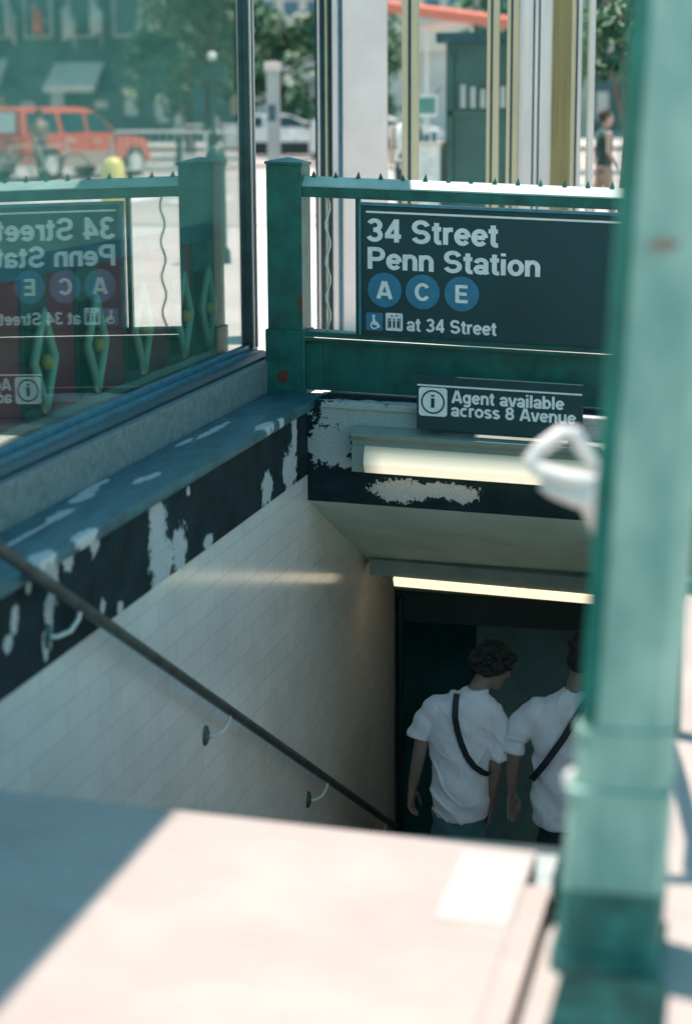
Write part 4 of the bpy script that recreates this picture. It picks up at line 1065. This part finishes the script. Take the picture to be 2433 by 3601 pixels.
# trunk and legs (under the clothes)
m.loft([((-1.58, Yb, -2.10), .115, .08), ((-1.58, Yb, -1.95), .12, .085), ((-1.57, Yb, -1.75), .135, .095), ((-1.56, Yb, -1.55), .155, .10), ((-1.545, Yb, -1.44), .13, .08), ((-1.525, Yb, -1.41), .06, .055)], 20)
limb(m, [(-1.70, Yb, -1.465, .040), (-1.765, Yb - .01, -1.56, .044), (-1.79, Yb - .015, -1.70, .038), (-1.815, Yb + .0, -1.82, .033), (-1.838, Yb + .02, -1.925, .024)])
hand(m, (-1.838, Yb + .02, -1.925), (-.10, .10, -1), (0.2, 1, 0), (.95, -.2, -.1), curl=.5)
limb(m, [(-1.40, Yb, -1.485, .040), (-1.375, Yb - .01, -1.60, .044), (-1.385, Yb - .015, -1.75, .038), (-1.405, Yb + .02, -1.88, .033), (-1.42, Yb + .06, -2.0, .024)])
hand(m, (-1.42, Yb + .06, -2.0), (-.16, .08, -1), (-.2, 1, 0), (-.95, -.2, .1), curl=.3)
limb(m, [(-1.64, Yb, -2.08, .06), (-1.645, Yb + .03, -2.25, .075), (-1.645, Yb + .06, -2.45, .055), (-1.645, Yb + .03, -2.65, .048), (-1.645, Yb + .0, -2.79, .036)])
limb(m, [(-1.51, Yb, -2.08, .06), (-1.505, Yb - .04, -2.25, .075), (-1.50, Yb - .08, -2.44, .055), (-1.50, Yb - .2, -2.58, .048), (-1.50, Yb - .27, -2.66, .036)])
remesh(m, 'body', 'skin', p1, .007, 3)
# hair: many small curls over the skull
m = MB(); rnd = random.Random(3)
m.ball(Phd(0, -.018, .035), .092, .098, .088)
for k in range(230):
    a = rnd.uniform(0, 2 * math.pi); h = rnd.uniform(-.8, 1)
    q = math.sqrt(max(0, 1 - h * h)); dx, dy = q * math.cos(a), q * math.sin(a)
    if dy > .55 and h < .45: continue
    if dy > .1 and h < .0: continue
    if dy > -.35 and h < -.45: continue
    m.ball(Phd(dx * .100 * rnd.uniform(.85, 1.12), -.018 + dy * .106 * rnd.uniform(.85, 1.12), .035 + h * .092 * rnd.uniform(.9, 1.15)), rnd.uniform(.012, .026), u=8, v=6)
remesh(m, 'hair', 'hair', p1, .005, 1)
m = MB()
m.loft([((-1.575, Yb, -2.055), .142, .115), ((-1.575, Yb, -2.04), .146, .12), ((-1.572, Yb, -1.95), .156, .132), ((-1.572, Yb, -1.80), .158, .130), ((-1.568, Yb, -1.65), .172, .128), ((-1.562, Yb, -1.53), .185, .12), ((-1.555, Yb, -1.45), .195, .105), ((-1.545, Yb, -1.40), .16, .085), ((-1.515, Yb, -1.365), .085, .068), ((-1.495, Yb, -1.335), .066, .062)], 26)
m.tube([(-1.62, Yb, -1.45), (-1.70, Yb, -1.455), (-1.75, Yb, -1.51), (-1.785, Yb - .005, -1.58), (-1.80, Yb - .01, -1.625)], [.07, .074, .070, .063, .061], 18)
m.tube([(-1.48, Yb, -1.46), (-1.41, Yb, -1.475), (-1.375, Yb, -1.54), (-1.368, Yb - .005, -1.63), (-1.374, Yb - .01, -1.712)], [.07, .073, .068, .060, .058], 18)
remesh(m, 'tshirt', 'shirt', p1, .007, 3, wrinkle=wr(1, .015))
m = MB()
m.loft([((-1.58, Yb, -1.98), .140, .108), ((-1.58, Yb, -2.12), .142, .112), ((-1.578, Yb, -2.17), .135, .105)], 20)
limb(m, [(-1.645, Yb, -2.14, .088), (-1.65, Yb + .03, -2.28, .084), (-1.65, Yb + .06, -2.45, .068), (-1.65, Yb + .03, -2.65, .062), (-1.65, Yb + .0, -2.77, .058)])
limb(m, [(-1.51, Yb, -2.14, .088), (-1.505, Yb - .04, -2.28, .084), (-1.50, Yb - .08, -2.44, .068), (-1.50, Yb - .2, -2.58, .062), (-1.50, Yb - .26, -2.65, .058)])
remesh(m, 'trousers', 'trouser', p1, .01, 3, wrinkle=wr(5, .006))
m = MB(); limb(m, [(-1.645, Yb - .04, -2.80, .045), (-1.645, Yb + .08, -2.815, .042), (-1.645, Yb + .17, -2.82, .03)]); m.build('shoe', 'rubber', p1, smooth='all')
m = MB(); limb(m, [(-1.50, Yb - .32, -2.655, .045), (-1.50, Yb - .20, -2.665, .042), (-1.50, Yb - .12, -2.665, .03)]); m.build('shoe', 'rubber', p1, smooth='all')
ysb = Yb - .125
m = strap_path([(-1.585, Yb - .07, -1.352), (-1.588, ysb + .03, -1.40), (-1.583, ysb - .008, -1.46), (-1.570, ysb - .012, -1.53), (-1.548, ysb - .014, -1.60), (-1.518, ysb - .014, -1.67), (-1.478, ysb - .008, -1.725), (-1.435, ysb + .02, -1.765), (-1.41, ysb + .07, -1.79)], 0, p1)
m.build('bag_strap', 'black', p1)

# person two, short dark hair, mostly behind the post
p2 = thing('person', (-.99, Yb, FZ), 'person with short dark hair in white T-shirt, partly hidden by the foreground post', 'person', 'people walking down the stairs')
Y2 = Yb
m = MB()
limb(m, [(-.975, Y2, -1.39, .058), (-.968, Y2, -1.30, .055), (-.955, Y2 + .02, -1.23, .055)])
Ph2 = head(m, (-.935, Y2 + .03, -1.125), (.25, .95, -.15), (.08, .1, .99), 1.0)
m.loft([((-1.0, Y2, -2.12), .12, .08), ((-1.0, Y2, -1.95), .125, .09), ((-.995, Y2, -1.75), .145, .10), ((-.99, Y2, -1.55), .17, .105), ((-.985, Y2, -1.42), .14, .085), ((-.975, Y2, -1.37), .06, .06)], 20)
for s, X0 in ((-1, -1.19), (1, -.79)):
    dx = s * .01
    limb(m, [(X0 - s * .02, Y2, -1.46, .042), (X0 + s * .07, Y2 - .01, -1.56, .048), (X0 + s * .105, Y2 - .01, -1.70, .042), (X0 + s * .115, Y2 + .01, -1.81, .036), (X0 + s * .118, Y2 + .03, -1.905, .026)])
    hand(m, (X0 + s * .118, Y2 + .03, -1.905), (-s * .05, .06, -1), (-s * .5, .8, 0), (-s * .2, -.95, .0) if s < 0 else (-.9, -.2, 0), curl=.35, s=1.02)
limb(m, [(-1.07, Y2, -2.08, .065), (-1.075, Y2 - .03, -2.3, .078), (-1.075, Y2 - .07, -2.46, .058), (-1.07, Y2 - .18, -2.6, .05), (-1.07, Y2 - .25, -2.66, .037)])
limb(m, [(-.93, Y2, -2.08, .065), (-.925, Y2 + .03, -2.3, .078), (-.925, Y2 + .06, -2.46, .058), (-.925, Y2 + .03, -2.68, .05), (-.925, Y2, -2.79, .037)])
remesh(m, 'body', 'skin', p2, .007, 3)
m = MB()
m.ball(Ph2(0, -.014, .030), .083, .102, .095)
m.ball(Ph2(0, -.05, -.02), .072, .065, .075)
for k in range(60):
    a = rnd.uniform(0, 2 * math.pi); h = rnd.uniform(0, 1); q = math.sqrt(1 - h * h)
    if q * math.sin(a) > .5 and h < .5: continue
    m.ball(Ph2(q * math.cos(a) * .080, -.014 + q * math.sin(a) * .098, .03 + h * .092), .012, u=8, v=6)
remesh(m, 'hair', 'hair', p2, .006, 2)
m = MB()
m.loft([((-1.015, Y2, -2.055), .165, .125), ((-1.015, Y2, -2.03), .175, .13), ((-1.01, Y2, -1.92), .186, .13), ((-1.0, Y2, -1.78), .185, .13), ((-.995, Y2, -1.65), .195, .130), ((-.99, Y2, -1.53), .222, .126), ((-.985, Y2, -1.43), .228, .112), ((-.98, Y2, -1.37), .165, .086), ((-.975, Y2, -1.33), .09, .07), ((-.972, Y2, -1.31), .068, .063)], 26)
for s, X0 in ((-1, -1.17), (1, -.80)):
    m.tube([(X0 - s * .10, Y2, -1.43), (X0, Y2, -1.44), (X0 + s * .065, Y2, -1.50), (X0 + s * .11, Y2 - .005, -1.58), (X0 + s * .128, Y2 - .01, -1.665)], [.07, .080, .076, .069, .066], 18)
remesh(m, 'tshirt', 'shirt', p2, .007, 3, wrinkle=wr(9, .015))
m = MB()
m.loft([((-1.0, Y2, -1.98), .150, .110), ((-1.0, Y2, -2.14), .150, .114), ((-1.0, Y2, -2.18), .14, .105)], 20)
limb(m, [(-1.07, Y2, -2.14, .092), (-1.075, Y2 - .03, -2.3, .086), (-1.075, Y2 - .07, -2.46, .07), (-1.07, Y2 - .18, -2.6, .063), (-1.07, Y2 - .24, -2.65, .06)])
limb(m, [(-.93, Y2, -2.14, .092), (-.925, Y2 + .03, -2.3, .086), (-.925, Y2 + .06, -2.46, .07), (-.925, Y2 + .03, -2.68, .063), (-.925, Y2, -2.77, .06)])
remesh(m, 'trousers', 'trouser2', p2, .01, 3, wrinkle=wr(15, .006))
m = MB(); limb(m, [(-1.07, Y2 - .31, -2.655, .045), (-1.07, Y2 - .19, -2.665, .042), (-1.07, Y2 - .11, -2.665, .03)]); m.build('shoe', 'rubber', p2, smooth='all')
m = MB(); limb(m, [(-.925, Y2 - .04, -2.80, .045), (-.925, Y2 + .08, -2.815, .042), (-.925, Y2 + .17, -2.82, .03)]); m.build('shoe', 'rubber', p2, smooth='all')
y2s = Y2 - .135
m = strap_path([(-.90, Y2 - .08, -1.335), (-.93, y2s + .02, -1.38), (-.975, y2s - .006, -1.46), (-1.02, y2s - .012, -1.54), (-1.065, y2s - .010, -1.61), (-1.11, y2s - .006, -1.68), (-1.155, y2s + .015, -1.745), (-1.185, y2s + .05, -1.79)], 0, p2, .018)
m.build('bag_strap', 'black', p2)
m = MB(); m.loft([((-1.20, Y2 - .02, -1.90), .03, .08), ((-1.21, Y2 - .02, -1.86), .05, .12), ((-1.20, Y2 - .02, -1.72), .05, .12), ((-1.19, Y2 - .02, -1.69), .03, .10)], 14)
m.bm.free()

# far pedestrians
def pedestrian(loc, rz, label, top='tan', legs='trouser', hair_='darkhat', ht=1.68, bag=True):
    t = thing('person', loc, label, 'person', 'pedestrians on the street', rz); k = ht / 1.7
    m = MB()
    head(m, (0, .02, 1.58 * k), (0, 1, 0), (0, 0, 1), 1.0); limb(m, [(0, 0, 1.38 * k, .05), (0, .01, 1.48 * k, .05)])
    m.loft([((0, 0, .84 * k), .14, .1), ((0, 0, 1.05 * k), .12, .09), ((0, 0, 1.28 * k), .16, .10), ((0, 0, 1.40 * k), .12, .07)], 16)
    for s in (-1, 1):
        limb(m, [(s * .17, 0, 1.36 * k, .045), (s * .21, -.03, 1.10 * k, .037), (s * .19, .12, .92 * k, .027)])
        hand(m, (s * .19, .12, .92 * k), (0, .5, -.8), (-s, .3, 0), (-s * .8, 0, 0), curl=.4)
        limb(m, [(s * .08, 0, .84 * k, .08), (s * .085, s * .1, .46 * k, .055), (s * .085, s * .16 - .05, .08, .035)])
    remesh(m, 'body', 'skinlit', t, .014, 3, world=False)
    m = MB(); m.ball((0, 0, 1.61 * k), .085, .10, .10); m.build('hair', hair_, t, world=False, smooth='all')
    m = MB(); m.loft([((0, 0, .82 * k), .155, .12), ((0, 0, 1.05 * k), .138, .105), ((0, 0, 1.28 * k), .175, .118), ((0, 0, 1.40 * k), .135, .085), ((0, 0, 1.43 * k), .07, .06)], 18)
    m.build('top', top, t, world=False, smooth='all')
    m = MB()
    m.loft([((0, 0, .93 * k), .15, .115), ((0, 0, .80 * k), .155, .12)], 16)
    for s in (-1, 1): limb(m, [(s * .08, 0, .82 * k, .088), (s * .085, s * .1, .46 * k, .068), (s * .085, s * .16 - .05, .12, .05)])
    remesh(m, 'trousers', legs, t, .014, 2, world=False)
    for s in (-1, 1):
        m = MB(); limb(m, [(s * .085, s * .16 - .08, .05, .045), (s * .085, s * .16 + .10, .045, .035)]); m.build('shoe', 'rubber', t, world=False, smooth='all')
    if bag:
        m = strap_path([(.12, -.10, 1.40 * k), (.03, -.125, 1.2 * k), (-.12, -.11, .95 * k)], 0, t, .02); m.build('bag_strap', 'black', t, world=False)
    return t
pedestrian((-2.52, 27, gz(27) - .12), R(-60), 'bare-armed pedestrian in a dark vest beside the foreground post', 'kiosk', 'tan')
pedestrian((-5.02, 25.5, gz(25)), R(20), 'pedestrian in white seen in the narrow pane beside the pale panel', 'whitepaint', 'trouser2', 'black')
pedestrian((11.1, 51, gz(51) - .12), R(30), 'pedestrian in a white shirt behind the bonnet of the red car', 'whitepaint', 'trouser')
pedestrian((8.6, 49.5, gz(49) - .12), R(70), 'pedestrian in a white top walking left of the street lamp', 'whitepaint', 'tan')
pedestrian((7.4, 50.5, gz(50) - .12), R(-80), 'pedestrian in dark clothes right of the street lamp', 'kiosk', 'trouser2')
car((9.3, 57.5, gz(57) - .12), R(176), 'silver saloon crossing behind the far crowd barriers', body='palesteel', clad='rubber', suv=False)
car((-16.9, 50, gz(50) - .12), R(8), 'white saloon partly cut off by the booth corner frame', body='whitepaint', clad='rubber', suv=False)
pedestrian((10.3, 51.5, gz(51) - .12), R(-20), 'pedestrian in a pale blue shirt by the far barriers', 'shirt', 'trouser2')
pedestrian((11.3, 41.3, gz(40) - .12), R(10), 'pedestrian in a tan top behind the two bicycles', 'tan', 'trouser2')
